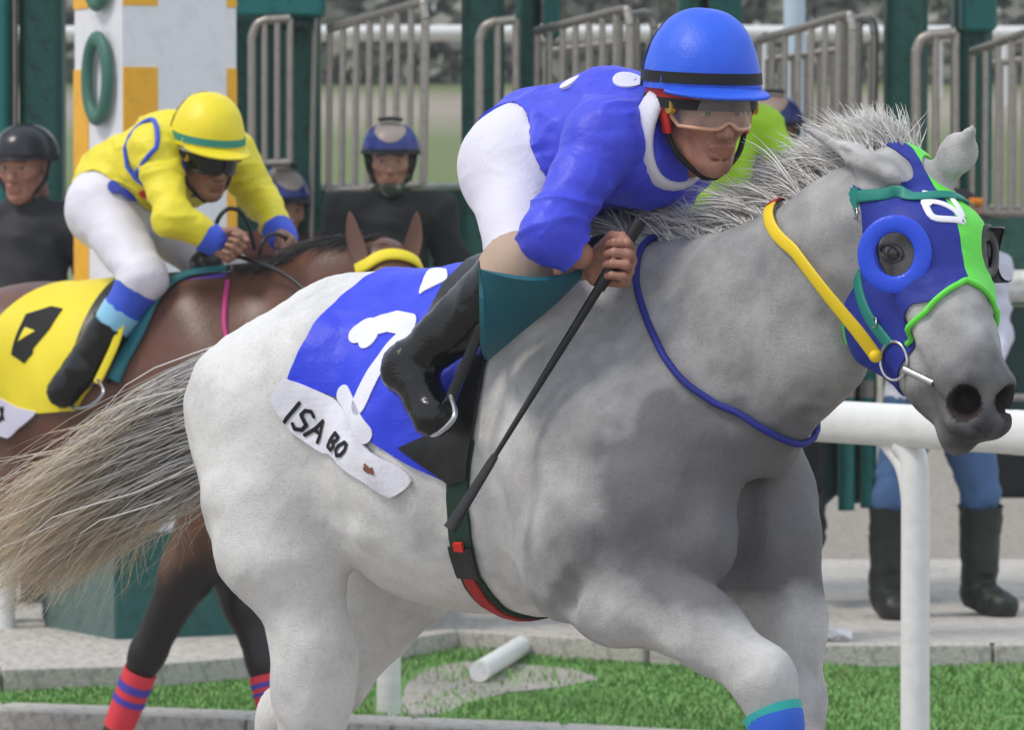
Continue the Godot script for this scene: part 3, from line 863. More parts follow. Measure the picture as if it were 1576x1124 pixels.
func m_strokes(m: Dictionary, lines: Array, r: float) -> Dictionary:
	var k := PackedFloat32Array(); k.resize(m.v.size())
	for i in m.v.size():
		var d := 1e9
		for l in lines: d = minf(d, line_d(Vector2(m.v[i].x, m.v[i].y), PackedVector2Array(l)))
		k[i] = r - d
	return m_clip(m, k)

func grey_saddle() -> void:
	var teal := mat(Color(0.05, 0.36, 0.42), 0.55, 0.3, 20.0)
	var black := mat(Color(0.03, 0.03, 0.035), 0.35, 0.3, 18.0)
	var sd_ := thing("racing_saddle", "small racing saddle with stiff teal flap on the grey horse", "saddle", GO, GT)
	for q in [1.0, -1.0]:
		# stiff flap: rises from the shoulder and flares out in front of the knee
		var inn := curve([mirror2(Vector3(0.1276, 1.57, 0.2), q), mirror2(Vector3(0.094, 1.518, 0.24), q), mirror2(Vector3(0.0308, 1.462, 0.27), q), mirror2(Vector3(-0.0383, 1.403, 0.3), q)], 6)
		var out := curve([mirror2(Vector3(0.147, 1.578, 0.22), q), mirror2(Vector3(0.1624, 1.564, 0.34), q), mirror2(Vector3(0.1085, 1.573, 0.41), q), mirror2(Vector3(0.0789, 1.581, 0.43), q)], 6)
		var low := curve([mirror2(Vector3(-0.0282, 1.403, 0.31), q), mirror2(Vector3(0.0449, 1.434, 0.4), q), mirror2(Vector3(0.0735, 1.51, 0.43), q), mirror2(Vector3(0.0789, 1.581, 0.43), q)], 6)
		var v := PackedVector3Array(); var n := PackedVector3Array(); var t := PackedInt32Array()
		var R := 8
		for a in inn.size():
			var u := float(a) / (inn.size() - 1)
			for b in R + 1:
				var w := float(b) / R
				var p := inn[a].lerp(out[a], w)
				if u > 0.5:
					p = p.lerp(low[int(w * (low.size() - 1))], smooth(0.5, 1.0, u))
				v.append(p + Vector3(0.012, 0, 0.004 * q) * sin(w * PI)); n.append(Vector3.ZERO)
		for a in inn.size() - 1:
			for b in R:
				var k := a * (R + 1) + b
				t.append_array(PackedInt32Array([k, k + 1, k + R + 1, k + 1, k + R + 2, k + R + 1] if q > 0 else [k, k + R + 1, k + 1, k + 1, k + R + 1, k + R + 2]))
		part("flap", slab(m_normals({"v": v, "n": n, "t": t}), 0.009), teal, sd_)
	# seat: low padded ridge over the back
	part("seat", m_skirt(m_outline(m_off(gm, 0.018), PackedVector2Array([Vector2(-0.3, 1.47), Vector2(0.02, 1.48), Vector2(0.06, 1.8), Vector2(-0.34, 1.8)]), 0, 1), 0.012), black, sd_)
	# dark pad below the flap and the girth round the barrel
	part("pad", m_skirt(m_outline(m_off(gm, 0.014), PackedVector2Array([Vector2(-0.1166, 1.409), Vector2(-0.084, 1.406), Vector2(-0.0908, 1.288), Vector2(-0.1174, 1.159), Vector2(-0.1651, 1.147), Vector2(-0.2351, 1.183), Vector2(-0.2936, 1.218), Vector2(-0.2159, 1.249), Vector2(-0.1488, 1.306)]), 1, 2), 0.008), black, sd_)
	part("girth", m_skirt(m_outline(m_off(gm, 0.008), PackedVector2Array([Vector2(-0.2594, 0.78), Vector2(-0.1994, 0.78), Vector2(-0.0982, 1.24), Vector2(-0.1582, 1.24)]), 0, 1), 0.006), mat(Color(0.05, 0.2, 0.14), 0.75, 0.4, 24), sd_)
	for sd in [1, -1]: part("girth_buckle", m_skirt(m_outline(m_off(gm, 0.013), PackedVector2Array([Vector2(-0.2249, 0.955), Vector2(-0.1569, 0.955), Vector2(-0.1426, 1.02), Vector2(-0.2106, 1.02)]), sd, 1), 0.008), black, sd_)
	for sd in [1, -1]: part("girth_tab", m_skirt(m_outline(m_off(gm, 0.016), PackedVector2Array([Vector2(-0.1924, 1.012), Vector2(-0.1664, 1.012), Vector2(-0.1624, 1.03), Vector2(-0.1884, 1.03)]), sd, 2), 0.006), mat(Color(0.85, 0.16, 0.1), 0.6), sd_)
	part("girth_strap", m_skirt(m_outline(m_off(gm, 0.0125), PackedVector2Array([Vector2(-0.2454, 0.78), Vector2(-0.2134, 0.78), Vector2(-0.1745, 0.957), Vector2(-0.2065, 0.957)]), 0, 1), 0.005), mat(Color(0.68, 0.13, 0.1), 0.65, 0.3, 20), sd_)
	# stirrup: leather and iron, near and far
	var steel := mat(Color(0.75, 0.76, 0.78), 0.25, 0, 8, 0, 0.9)
	for s in [1.0, -1.0]:
		part("stirrup_leather", strap(curve([mirror2(Vector3(-0.0478, 1.545, 0.26), s), mirror2(Vector3(-0.0351, 1.431, 0.33), s), mirror2(Vector3(-0.0802, 1.326, 0.35), s)], 6), PackedVector3Array(range(13).map(func(_i): return Vector3(0.3, 0, s).normalized())), 0.011, 0.004), black, sd_)
		var ring := curve([mirror2(Vector3(-0.0802, 1.329, 0.35), s), mirror2(Vector3(-0.0335, 1.293, 0.385), s), mirror2(Vector3(-0.0699, 1.261, 0.385), s), mirror2(Vector3(-0.1493, 1.252, 0.34), s), mirror2(Vector3(-0.1898, 1.286, 0.29), s), mirror2(Vector3(-0.0802, 1.329, 0.35), s)], 6)
		part("stirrup_iron", tube(ring, 0.0055, 0.0055, 8), steel, sd_)
	# cord round the base of the neck
	var cord := thing("neck_cord", "thin blue cord looped round the base of the grey horse's neck", "cord", GO, GT)
	var cp := curve([Vector3(0.1528, 1.621, 0.02), Vector3(0.1727, 1.59, 0.08), Vector3(0.2133, 1.533, 0.13), Vector3(0.305, 1.453, 0.19), Vector3(0.4002, 1.371, 0.2), Vector3(0.4656, 1.313, 0.17), Vector3(0.4942, 1.277, 0.1), Vector3(0.4976, 1.276, 0.02), Vector3(0.4493, 1.318, -0.1), Vector3(0.378, 1.391, -0.18), Vector3(0.2925, 1.493, -0.16), Vector3(0.1727, 1.583, -0.1), Vector3(0.1528, 1.621, 0.02)], 8)
	for i in cp.size(): cp[i] = gf.snap(cp[i], 0.007)
	part("cord", tube(cp, 0.0072, 0.0072, 8), mat(Color(0.1, 0.14, 0.5), 0.7, 0.3, 40), cord)

func grey_hood() -> void:
	var hood := thing("blinker_hood", "blue and lime green blinker hood covering the grey horse's face", "hood", GO, GT)
	var navy := sheet_mat(Color(0.07, 0.15, 0.56), 0.6)
	var lime := sheet_mat(Color(0.4, 0.88, 0.28), 0.55)
	var royal := sheet_mat(Color(0.13, 0.3, 0.86), 0.35)
	var cupm := sheet_mat(Color(0.05, 0.05, 0.06), 0.4)
	var base := m_sub(m_off(hm, 0.005))
	var k := PackedFloat32Array(); k.resize(base.v.size())
	var kb := PackedFloat32Array(); kb.resize(base.v.size())
	var e0: Vector3 = Vector3(0.2042, -0.2232, 0)
	var e1: Vector3 = Vector3(0.1068, -0.3375, 0.09)
	var fd := Vector2(e1.x - e0.x, e1.y - e0.y).normalized()   # the front edge runs from the nose line to the jaw
	var fn := Vector2(-fd.y, fd.x)
	if fn.y < 0: fn = -fn
	var b0: Vector3 = Vector3(-0.0766, -0.0586, 0.08)
	var b1: Vector3 = Vector3(-0.073, -0.3292, 0.09)
	var bd := Vector2(b1.x - b0.x, b1.y - b0.y).normalized()
	var bn := Vector2(-bd.y, bd.x)
	if bn.x < 0: bn = -bn
	var eye: Vector3 = Vector3(0.1374, -0.1584, 0.1)
	var ea0: Vector3 = Vector3(0.0404, -0.0007, 0.066); var ea1: Vector3 = Vector3(-0.1867, 0.0783, 0.1)
	var eb0: Vector3 = Vector3(0.066, 0.0094, -0.06); var eb1: Vector3 = Vector3(0.1313, 0.0779, -0.07)
	for i in base.v.size():
		var p: Vector3 = base.v[i]
		var q := Vector2(p.x, p.y)
		var front := fn.dot(q - Vector2(e0.x, e0.y)) + 0.02 * sin(clampf(absf(p.z) / 0.09, 0, 1) * PI) 
		var back := bn.dot(q - Vector2(b0.x, b0.y))
		var rim := Vector3(p.x - eye.x, p.y - eye.y, absf(p.z) - eye.z).length() - 0.056
		if absf(p.z) < 0.03: rim = 1.0
		k[i] = minf(front, minf(back, rim))
		for ea in [[ea0, ea1], [eb0, eb1]]:
			var w: Vector3 = ea[1] - ea[0]
			var hh := clampf((p - ea[0]).dot(w) / w.length_squared(), 0, 1)
			k[i] = minf(k[i], (p - ea[0] - w * hh).length() - 0.054)
		kb[i] = p.z - 0.012
	var sheet := m_clip(base, k)
	var ks := PackedFloat32Array(); ks.resize(sheet.v.size())
	for i in sheet.v.size(): ks[i] = sheet.v[i].z + 0.008
	part("near_half", m_skirt(m_xf(m_clip(sheet, ks), head_xf), 0.004), navy, hood)
	for i in ks.size(): ks[i] = -ks[i]
	part("far_half", m_skirt(m_xf(m_clip(sheet, ks), head_xf), 0.004), lime, hood)
	# lime piping along the front edge, found on the surface
	var pts := []
	for i in 25:
		var u := i / 24.0 * 2.0 - 1.0
		var w := 0.105 * u
		var s := pow(absf(u), 1.15)
		var p := Vector3(lerpf(e0.x, e1.x, s), lerpf(e0.y, e1.y, s), w)
		p += Vector3(fn.x, fn.y, 0) * -0.02 * sin(absf(u) * PI)
		pts.append(hf.snap(p, 0.006))
	part("piping", m_xf(tube(curve(pts, 3), 0.0058, 0.0058, 8), head_xf), lime, hood)
	# padded ring and cup about each eye
	for s in [1.0, -1.0]:
		var fwd := Vector3(0.78, 0.02, 0.62).normalized()
		var up := Vector3(0.1, 0.99, 0).normalized()
		var rt := up.cross(fwd).normalized(); up = fwd.cross(rt)
		var ring := PackedVector3Array()
		for i in 40:
			var a := TAU * i / 40
			ring.append(mirror2(eye + fwd * (0.014 if s > 0 else 0.0) + (rt * cos(a) * 0.053 + up * sin(a) * 0.057) * (1.0 if s > 0 else 0.72), s))
		part("eye_ring", m_xf(tube(ring, 0.0165, 0.0165, 12, mirror2(fwd, s), 0.32, true), head_xf), royal if s > 0 else cupm, hood)
	var cup := PackedVector3Array(); var cn := PackedVector3Array()
	for i in 13:
		var a := lerpf(-1.9, 1.7, i / 12.0)
		var e := mirror2(eye, -1.0)
		var o := Vector3(-cos(a) * 0.044, sin(a) * 0.05, 0)
		cup.append(hf.snap(e + o, 0.0) + Vector3(0.01, 0, -0.018)); cn.append(Vector3(o.x, o.y, 0.0).normalized())
	part("blinker_cup", m_xf(strap(cup, cn, 0.02, 0.004), head_xf), cupm, hood)
	# white emblem on the brow
	var white := mat(Color(0.93, 0.93, 0.95), 0.6)
	for l in [[Vector3(0.1104, -0.0448, 0.02), Vector3(0.1202, -0.0739, 0.03), Vector3(0.1294, -0.0861, 0.02)], [Vector3(0.1203, -0.0836, 0.03), Vector3(0.1463, -0.1018, 0.03), Vector3(0.1498, -0.109, -0.01), Vector3(0.1612, -0.103, -0.02), Vector3(0.1497, -0.0885, -0.01), Vector3(0.1315, -0.0812, 0.01), Vector3(0.1203, -0.0836, 0.03)], [Vector3(0.1094, -0.0471, -0.02), Vector3(0.1283, -0.0739, -0.02), Vector3(0.1518, -0.1006, -0.02)]]:
		part("emblem", m_xf(strap_on(hf, l, 0.0065, 0.003, 0.005, 5), head_xf), white, hood)

func grey_bridle() -> void:
	var br := thing("bridle", "teal bridle with ring bit and yellow rein on the grey horse's head", "bridle", GO, GT)
	var teal := mat(Color(0.08, 0.5, 0.45), 0.5, 0.3, 30.0)
	var yellow := mat(Color(0.93, 0.8, 0.1), 0.55, 0.3, 30.0)
	var steel := mat(Color(0.8, 0.8, 0.8), 0.22, 0, 8, 0, 0.95)
	var red := mat(Color(0.66, 0.13, 0.12), 0.6)
	part("browband", m_xf(strap_on(hf, [Vector3(-0.0592, -0.0538, 0.09), Vector3(0.0322, -0.047, 0.085), Vector3(0.1211, -0.0366, 0.06), Vector3(0.138, -0.0328, 0), Vector3(0.1134, -0.0519, -0.06), Vector3(0.0991, -0.0713, -0.08)], 0.0115, 0.004, 0.007), head_xf), teal, br)
	for s in [1.0, -1.0]:
		part("cheekpiece", m_xf(strap_on(hf, [mirror2(Vector3(-0.0249, -0.0344, 0.09), s), mirror2(Vector3(-0.0219, -0.12, 0.1), s), mirror2(Vector3(-0.0216, -0.2056, 0.1), s), mirror2(Vector3(0.0226, -0.2783, 0.1), s), mirror2(Vector3(0.0743, -0.3286, 0.085), s)], 0.0115, 0.006, 0.007), head_xf), teal, br)
		part("throat_lash", m_xf(strap_on(hf, [mirror2(Vector3(-0.0641, -0.0587, 0.09), s), mirror2(Vector3(-0.0611, -0.1446, 0.1), s), mirror2(Vector3(-0.0658, -0.2183, 0.1), s), mirror2(Vector3(-0.0855, -0.3295, 0.08), s)], 0.006, 0.004, 0.006), head_xf), mat(Color(0.35, 0.8, 0.3), 0.6), br)
		for at in [mirror2(Vector3(-0.0171, -0.0809, 0.1), s), mirror2(Vector3(0.0372, -0.2878, 0.1), s)]:
			var q := hf.snap(at, 0.014)
			part("buckle", m_xf(tube(PackedVector3Array([q + Vector3(-0.012, 0.008, 0), q + Vector3(0.012, 0.008, 0), q + Vector3(0.012, -0.008, 0), q + Vector3(-0.012, -0.008, 0)]), 0.0022, 0.0022, 6, Vector3.ZERO, 1.0, true), head_xf), steel, br)
		var c: Vector3 = mirror2(hf.snap(Vector3(0.086, -0.3575, 0.075), 0.012), s)
		var ring := PackedVector3Array()
		for i in 28:
			var a := TAU * i / 28
			ring.append(c + Vector3(cos(a) * 0.034, sin(a) * 0.036, -0.3 * cos(a) * 0.03 * s))
		part("bit_ring", m_xf(tube(ring, 0.0034, 0.0034, 8, Vector3.ZERO, 1.0, true), head_xf), steel, br)
	part("bit", m_xf(tube(PackedVector3Array([Vector3(0.1511, -0.3715, 0.088), Vector3(0.2073, -0.3956, 0.06)]), 0.008, 0.007, 10), head_xf), steel, br)
	# yellow rein from the bit back along the neck and over the crest
	var rp := [head_xf * Vector3(0.0616, -0.3457, 0.1), Vector3(0.7932, 1.468, 0.145), Vector3(0.72, 1.538, 0.15), Vector3(0.6246, 1.605, 0.12), Vector3(0.5384, 1.65, 0.07), Vector3(0.4974, 1.673, 0.03), Vector3(0.4727, 1.685, -0.02), Vector3(0.4735, 1.647, -0.11), Vector3(0.5723, 1.547, -0.16)]
	var p := curve(rp, 6)
	var n := PackedVector3Array()
	for i in p.size():
		if i > 5: 
			var d := gf.val(p[i])
			if d < 0.012: p[i] = gf.snap(p[i], 0.012)
		n.append((gf.grad(p[i]) + Vector3(0, 0, 0.3)).normalized() if i < 28 else gf.grad(p[i]))
	part("rein", strap(p.slice(0, 31), n.slice(0, 31), 0.0125, 0.003), yellow, br)
	part("rein_grip", strap(p.slice(30), n.slice(30), 0.0125, 0.004), red, br)
	part("rein_end", m_xf(lathe(arc_prof(0.013), 12, Vector3(0.064, -0.348, 0.1)), head_xf), yellow, br)

# ---------------------------------------------------------------- people
var hd: Dictionary   # head in its own axes (x to the front, y up, z to its right), made once
var fist: Dictionary # closed hand: x along the forearm, z along the thing held (thumb side up)
var open_hand: Dictionary

func head_template() -> void:
	var Z := Vector3(0, 0, 1)
	var f := Field.new(Vector3(-0.13, -0.21, -0.1), Vector3(0.14, 0.13, 0.1), 0.0034)
	f.cap(Vector3(-0.03, 0.03, 0), Vector3(0.02, 0.038, 0), 0.08, 0.076, 0.03, Z, 0.93)
	f.cap(Vector3(0.04, 0.03, 0), Vector3(0.045, -0.055, 0), 0.056, 0.046, 0.04)
	for s in [1.0, -1.0]:
		f.cap(Vector3(0.0, -0.055, 0.05 * s), Vector3(0.06, -0.098, 0.016 * s), 0.022, 0.02, 0.035)
		f.ball(Vector3(0.062, -0.024, 0.042 * s), 0.024, 0.03)
		f.cap(Vector3(0.078, 0.022, 0.042 * s), Vector3(0.09, 0.022, 0.012 * s), 0.012, 0.012, 0.015)
	f.ball(Vector3(0.07, -0.102, 0), 0.019, 0.025)
	f.cap(Vector3(0.09, 0.012, 0), Vector3(0.112, -0.034, 0), 0.008, 0.0125, 0.014)
	for s in [1.0, -1.0]:
		f.ball(Vector3(0.103, -0.038, 0.013 * s), 0.0085, 0.008)
		f.carve(Vector3(0.104, 0.001, 0.033 * s), Vector3(0.1, 0.0, 0.036 * s), 0.014, 0.014, 0.014)
		f.ball(Vector3(0.076, 0.0, 0.032 * s), 0.0135, 0.003)
		f.cap(Vector3(-0.012, 0.012, 0.078 * s), Vector3(-0.008, -0.02, 0.076 * s), 0.024, 0.016, 0.008, Vector3(0.3, 0, s).normalized(), 0.3)
		f.carve(Vector3(-0.008, 0.008, 0.093 * s), Vector3(-0.004, -0.01, 0.092 * s), 0.011, 0.008, 0.006)
	for s in [1.0, -1.0]:
		f.carve(Vector3(0.106, -0.036, 0.021 * s), Vector3(0.089, -0.066, 0.034 * s), 0.0028, 0.0032, 0.007)   # fold from nose to mouth
		f.carve(Vector3(0.094, -0.02, 0.022 * s), Vector3(0.084, -0.02, 0.044 * s), 0.0025, 0.0025, 0.008)      # below the eye
		f.carve(Vector3(0.07, -0.05, 0.062 * s), Vector3(0.05, -0.075, 0.066 * s), 0.01, 0.01, 0.02)             # hollow cheek
	f.carve(Vector3(0.099, 0.03, 0.004), Vector3(0.1, 0.018, 0.004), 0.0022, 0.0022, 0.004)
	f.carve(Vector3(0.088, -0.088, 0.014), Vector3(0.088, -0.088, -0.014), 0.0035, 0.0035, 0.008)
	f.cap(Vector3(0.094, -0.063, 0.02), Vector3(0.094, -0.063, -0.02), 0.007, 0.007, 0.01)
	f.cap(Vector3(0.091, -0.075, 0.016), Vector3(0.091, -0.075, -0.016), 0.008, 0.008, 0.01)
	f.carve(Vector3(0.104, -0.069, 0.024), Vector3(0.104, -0.069, -0.024), 0.0035, 0.0035, 0.004)
	f.cap(Vector3(-0.03, -0.055, 0), Vector3(-0.06, -0.1, 0), 0.053, 0.05, 0.03)
	hd = f.mesh()

func hand_template(curl: float) -> Dictionary:
	var f := Field.new(Vector3(-0.08, -0.075, -0.07), Vector3(0.2, 0.05, 0.08), 0.0034)
	var Y := Vector3(0, 1, 0)
	f.cap(Vector3(-0.07, 0, 0), Vector3(0.01, 0, 0), 0.028, 0.024, 0.02, Y, 0.8)
	for i in 4:
		var z := 0.032 - 0.0215 * i
		var l: float = [0.95, 1.06, 1.0, 0.82][i]
		var r: float = [0.0098, 0.0102, 0.0096, 0.0086][i]
		var k := Vector3(0.088 - absf(i - 1.2) * 0.004, 0.004 - absf(i - 1.3) * 0.002, z)
		f.cap(Vector3(0.012, 0, z * 0.75), k, 0.0145, 0.0125, 0.012)
		var p := k
		var a := -0.25 * curl
		for s in 3:
			a -= [0.85, 1.5, 0.9][s] * curl
			var q: Vector3 = p + Vector3(cos(a), sin(a), 0) * l * [0.042, 0.027, 0.021][s]
			f.cap(p, q, r * (1.08 - 0.1 * s), r * (1.0 - 0.1 * s), 0.0035)
			p = q
	f.cap(Vector3(0.022, -0.008, 0.03), Vector3(0.055, -0.024, 0.052), 0.0155, 0.012, 0.012)
	f.cap(Vector3(0.055, -0.024, 0.052), Vector3(0.088, -0.036, 0.046), 0.0115, 0.0105, 0.004)
	f.cap(Vector3(0.088, -0.036, 0.046), Vector3(0.108, -0.046, 0.03), 0.0105, 0.0085, 0.004)
	return f.mesh()

# transform with x towards "to", z as near "grip" as it can be
func aim(at: Vector3, to: Vector3, grip: Vector3, sc := 1.0, flip := 1.0) -> Transform3D:
	var x := to.normalized()
	var y := grip.cross(x).normalized()
	var z := x.cross(y)
	return Transform3D(Basis(x * sc, y * sc, z * sc * flip), at)

func flip_tris(m: Dictionary) -> Dictionary:
	var t: PackedInt32Array = m.t.duplicate()
	for i in range(0, t.size(), 3):
		var a := t[i]; t[i] = t[i + 1]; t[i + 1] = a
	return {"v": m.v, "n": m.n, "t": t}

# J: pelvis waist chest neck + pairs S E W H K A T; returns mesh, bones
func human(J: Dictionary, cell: float, g := 1.0) -> Dictionary:
	var bones := []
	bones.append(["pelvis", J.H[0], J.H[1], 0.105 * g, 0.105 * g, 0.05])
	bones.append(["lower", J.P, J.W, 0.12 * g, 0.115 * g, 0.06])
	bones.append(["upper", J.W, J.C, 0.118 * g, 0.125 * g, 0.06])
	bones.append(["yoke", J.S[0], J.S[1], 0.07 * g, 0.07 * g, 0.07])
	bones.append(["neck", J.C, J.N, 0.062 * g, 0.05 * g, 0.05])
	for i in 2:
		bones.append(["arm%d" % i, J.S[i], J.E[i], 0.06 * g, 0.045 * g, 0.04])
		bones.append(["fore%d" % i, J.E[i], J.R[i], 0.047 * g, 0.029 * g, 0.03])
		bones.append(["thigh%d" % i, J.H[i], J.K[i], 0.098 * g, 0.065 * g, 0.05])
		bones.append(["shin%d" % i, J.K[i], J.A[i], 0.063 * g, 0.038 * g, 0.03])
		bones.append(["foot%d" % i, J.A[i], J.T[i], 0.04 * g, 0.033 * g, 0.02])
	var lo: Vector3 = J.P; var hi: Vector3 = J.P
	for b in bones:
		for e in [1, 2]:
			lo = lo.min(b[e]); hi = hi.max(b[e])
	var m := Vector3.ONE * 0.17
	var f := Field.new(lo - m, hi + m, cell)
	for b in bones: f.cap(b[1], b[2], b[3], b[4], b[5])
	if J.has("extra"):
		for b in J.extra:
			f.cap(b[0], b[1], b[2], b[3], 0.04)
			bones.append(["upper", b[0], b[1], b[2], b[3], 0.04])
	return {"m": f.mesh(), "b": bones, "f": f}

# how far inside a garment each vertex lies; spec: bone name -> [value at its start, value at its end]
func worn(m: Dictionary, bones: Array, spec: Dictionary) -> PackedFloat32Array:
	var r := PackedFloat32Array(); r.resize(m.v.size())
	for i in m.v.size():
		var p: Vector3 = m.v[i]
		var best := 1e9
		var val := -0.05
		for b in bones:
			var a: Vector3 = b[1]
			var ba: Vector3 = b[2] - a
			var h := clampf((p - a).dot(ba) / maxf(ba.length_squared(), 1e-8), 0, 1)
			var d: float = (p - a - ba * h).length() - lerpf(b[3], b[4], h)
			if d < best:
				best = d
				val = -0.05
				if spec.has(b[0]):
					val = lerpf(spec[b[0]][0], spec[b[0]][1], h)
		r[i] = val
	# even the values out so that hems run clean
	for pass_ in 4:
		var s := PackedFloat32Array(); s.resize(r.size()); s.fill(0.0)
		var c := PackedInt32Array(); c.resize(r.size()); c.fill(0)
		for q in range(0, m.t.size(), 3):
			var a: int = m.t[q]; var b: int = m.t[q + 1]; var d: int = m.t[q + 2]
			s[a] += r[b] + r[d]; s[b] += r[a] + r[d]; s[d] += r[a] + r[b]
			c[a] += 2; c[b] += 2; c[d] += 2
		for i in r.size():
			if c[i] > 0: r[i] = 0.4 * r[i] + 0.6 * s[i] / c[i]
	return r

func garment(h: Dictionary, spec: Dictionary, off: float, fold: float, freq: float, hem := 0.006, fine := false) -> Dictionary:
	var m: Dictionary = m_clip(h.m, worn(h.m, h.b, spec))
	if fine: m = m_sub(m)
	var v: PackedVector3Array = m.v
	for i in v.size():
		var p := v[i]
		var w := 1.0 - absf(n3(p + Vector3(3, 9, 1), freq)) * 2.2
		var w2 := n3(p * Vector3(1, 1.6, 1), freq * 2.3)
		var d := maxf(w, 0.0) - 0.35 + 0.5 * w2
		if fine:
			# broad swell plus sharp creases that run slantwise
			var c1 := 1.0 - absf(n3(Vector3(p.x * 0.35 + p.y * 0.35, p.y * 1.3 - p.x * 0.4, p.z * 0.45), freq * 1.3)) * 3.4
			var c2 := 1.0 - absf(n3(Vector3(p.x * 1.2 - p.y * 0.6, p.y + p.x * 0.5, p.z) + Vector3(4, 2, 7), freq * 2.6)) * 3.2
			d = 0.6 * d + 0.6 * pow(maxf(c1, 0.0), 2.0) + 0.12 * pow(maxf(c2, 0.0), 2.0) - 0.1
		v[i] = p + m.n[i] * (off + fold * d)
	return m_skirt(m_normals({"v": v, "n": m.n, "t": m.t}), hem)

const SKIN := [Color(0.36, 0.185, 0.125), Color(0.27, 0.13, 0.085), Color(0.37, 0.175, 0.12), Color(0.33, 0.17, 0.115)]
func face_paint(p: Vector3, skin: Color) -> Color:
	# p in head axes
	var c := skin * (1.0 + 0.25 * n3(p, 30.0))
	var q := Vector3(p.x, p.y, absf(p.z))
	if q.distance_to(Vector3(0.076, 0, 0.032)) < 0.0155 and q.x > 0.08:
		var k := Vector2(q.y - 0.0, q.z - 0.032).length()
		if absf(q.y) < 0.0042 - pow((q.z - 0.032) / 0.013, 2.0) * 0.003: return Color(0.02, 0.012, 0.01) if k < 0.0062 else Color(0.42, 0.37, 0.33)
		return skin * (0.45 if q.y > 0.0 and q.y < 0.0065 else 0.8)
	if q.x > 0.07 and absf(q.y - 0.024 + (q.z - 0.03) * 0.15) < 0.005 and q.z > 0.012 and q.z < 0.052: return skin * 0.22
	if q.x > 0.085 and absf(q.y + 0.069) < 0.012 - q.z * 0.25 and q.z < 0.026: return skin * Color(0.82, 0.7, 0.7)
	if q.x < 0.03 and q.y > -0.03 - q.x * 0.5 and q.z < 0.074 and (q.y > 0.03 or q.x < -0.03): return Color(0.02, 0.018, 0.016)
	c = c.lerp(c * Color(1.12, 0.82, 0.8), smooth(0.03, 0.0, q.distance_to(Vector3(0.07, -0.03, 0.045))))
	c.a = 1.0
	return c

# body + head + hands joined in one surface with skin colours
func bare(h: Dictionary, head_at: Transform3D, hands: Array, skin: Color) -> Dictionary:
	var v: PackedVector3Array = h.m.v.duplicate(); var n: PackedVector3Array = h.m.n.duplicate(); var t: PackedInt32Array = h.m.t.duplicate()
	var c := PackedColorArray(); c.resize(v.size()); c.fill(skin)
	var pieces := [[hd, head_at, true, false]]
	for x in hands: pieces.append([x[0], x[1], false, x[2]])
	for p in pieces:
		var k := v.size()
		var mm: Dictionary = p[0]
		var xf: Transform3D = p[1]
		for i in mm.v.size():
			v.append(xf * (mm.v[i] as Vector3)); n.append((xf.basis * (mm.n[i] as Vector3)).normalized())
			c.append(face_paint(mm.v[i], skin) if p[2] else skin * (1.0 + 0.3 * n3(mm.v[i], 40.0)))
		for i in range(0, mm.t.size(), 3):
			if p[3]: t.append_array(PackedInt32Array([k + mm.t[i], k + mm.t[i + 2], k + mm.t[i + 1]]))
			else: t.append_array(PackedInt32Array([k + mm.t[i], k + mm.t[i + 1], k + mm.t[i + 2]]))
	return {"v": v, "n": n, "t": t, "c": c}

# riding helmet with peak, in head axes; r = half length, half width, height
func dome(r: Vector3, y0: float, tilt: float, puff := 0.0) -> Dictionary:
	var v := PackedVector3Array(); var n := PackedVector3Array(); var t := PackedInt32Array()
	var A := 72; var L := 20
	for i in L + 1:
		var e := (PI * 0.5) * i / L
		for k in A + 1:
			var a := TAU * k / A
			var w := 1.0 + (0.012 * sin(a * 17.0 + 2.0 * sin(a * 5.0)) * pow(1.0 - float(i) / L, 4.0) if puff > 0.0 else 0.0) + puff * n3(Vector3(cos(a) * cos(e), sin(e), sin(a) * cos(e)) * 0.12, 9.0)
			var p := Vector3(cos(a) * cos(e) * r.x, pow(sin(e), 0.9) * r.y, sin(a) * cos(e) * r.z) * w
			v.append(p); n.append(Vector3(p.x / r.x / r.x, p.y / r.y / r.y, p.z / r.z / r.z).normalized())
	for i in L:
		for k in A:
			var a := i * (A + 1) + k
			t.append_array(PackedInt32Array([a, a + 1, a + A + 1, a + 1, a + A + 2, a + A + 1]))
	return m_xf(m_normals({"v": v, "n": n, "t": t}), Transform3D(Basis(Vector3(0, 0, 1), tilt), Vector3(-0.012, y0, 0)))

func peak(r: Vector3, y0: float, tilt: float, out: float, th: float, spread := 1.15) -> Dictionary:
	var v := PackedVector3Array(); var n := PackedVector3Array(); var t := PackedInt32Array()
	var A := 20
	for k in A + 1:
		var a := lerpf(-spread, spread, float(k) / A)
		var o := out * cos(a / spread * PI * 0.5)
		var p := Vector3(cos(a) * r.x, 0, sin(a) * r.z)
		var d := Vector3(cos(a), 0, sin(a) * 0.6).normalized()
		var q := p + d * o + Vector3(0, -0.012 * o / out - 0.25 * absf(sin(a)) * 0.02, 0)
		v.append_array(PackedVector3Array([p * 0.97 + Vector3(0, th, 0), q + Vector3(0, th * 0.6, 0), q + d * 0.003, q + Vector3(0, -th * 0.4, 0), p * 0.97 + Vector3(0, -th * 0.4, 0)]))
		n.append_array(PackedVector3Array([Vector3.UP, Vector3(d.x * 0.4, 1, d.z * 0.4).normalized(), d, Vector3.DOWN, Vector3.DOWN]))
	for k in A:
		for e in 4:
			var a := k * 5 + e
			t.append_array(PackedInt32Array([a, a + 5, a + 1, a + 1, a + 5, a + 6]))
	return m_xf(flip_tris({"v": v, "n": n, "t": t}), Transform3D(Basis(Vector3(0, 0, 1), tilt), Vector3(-0.012, y0, 0)))

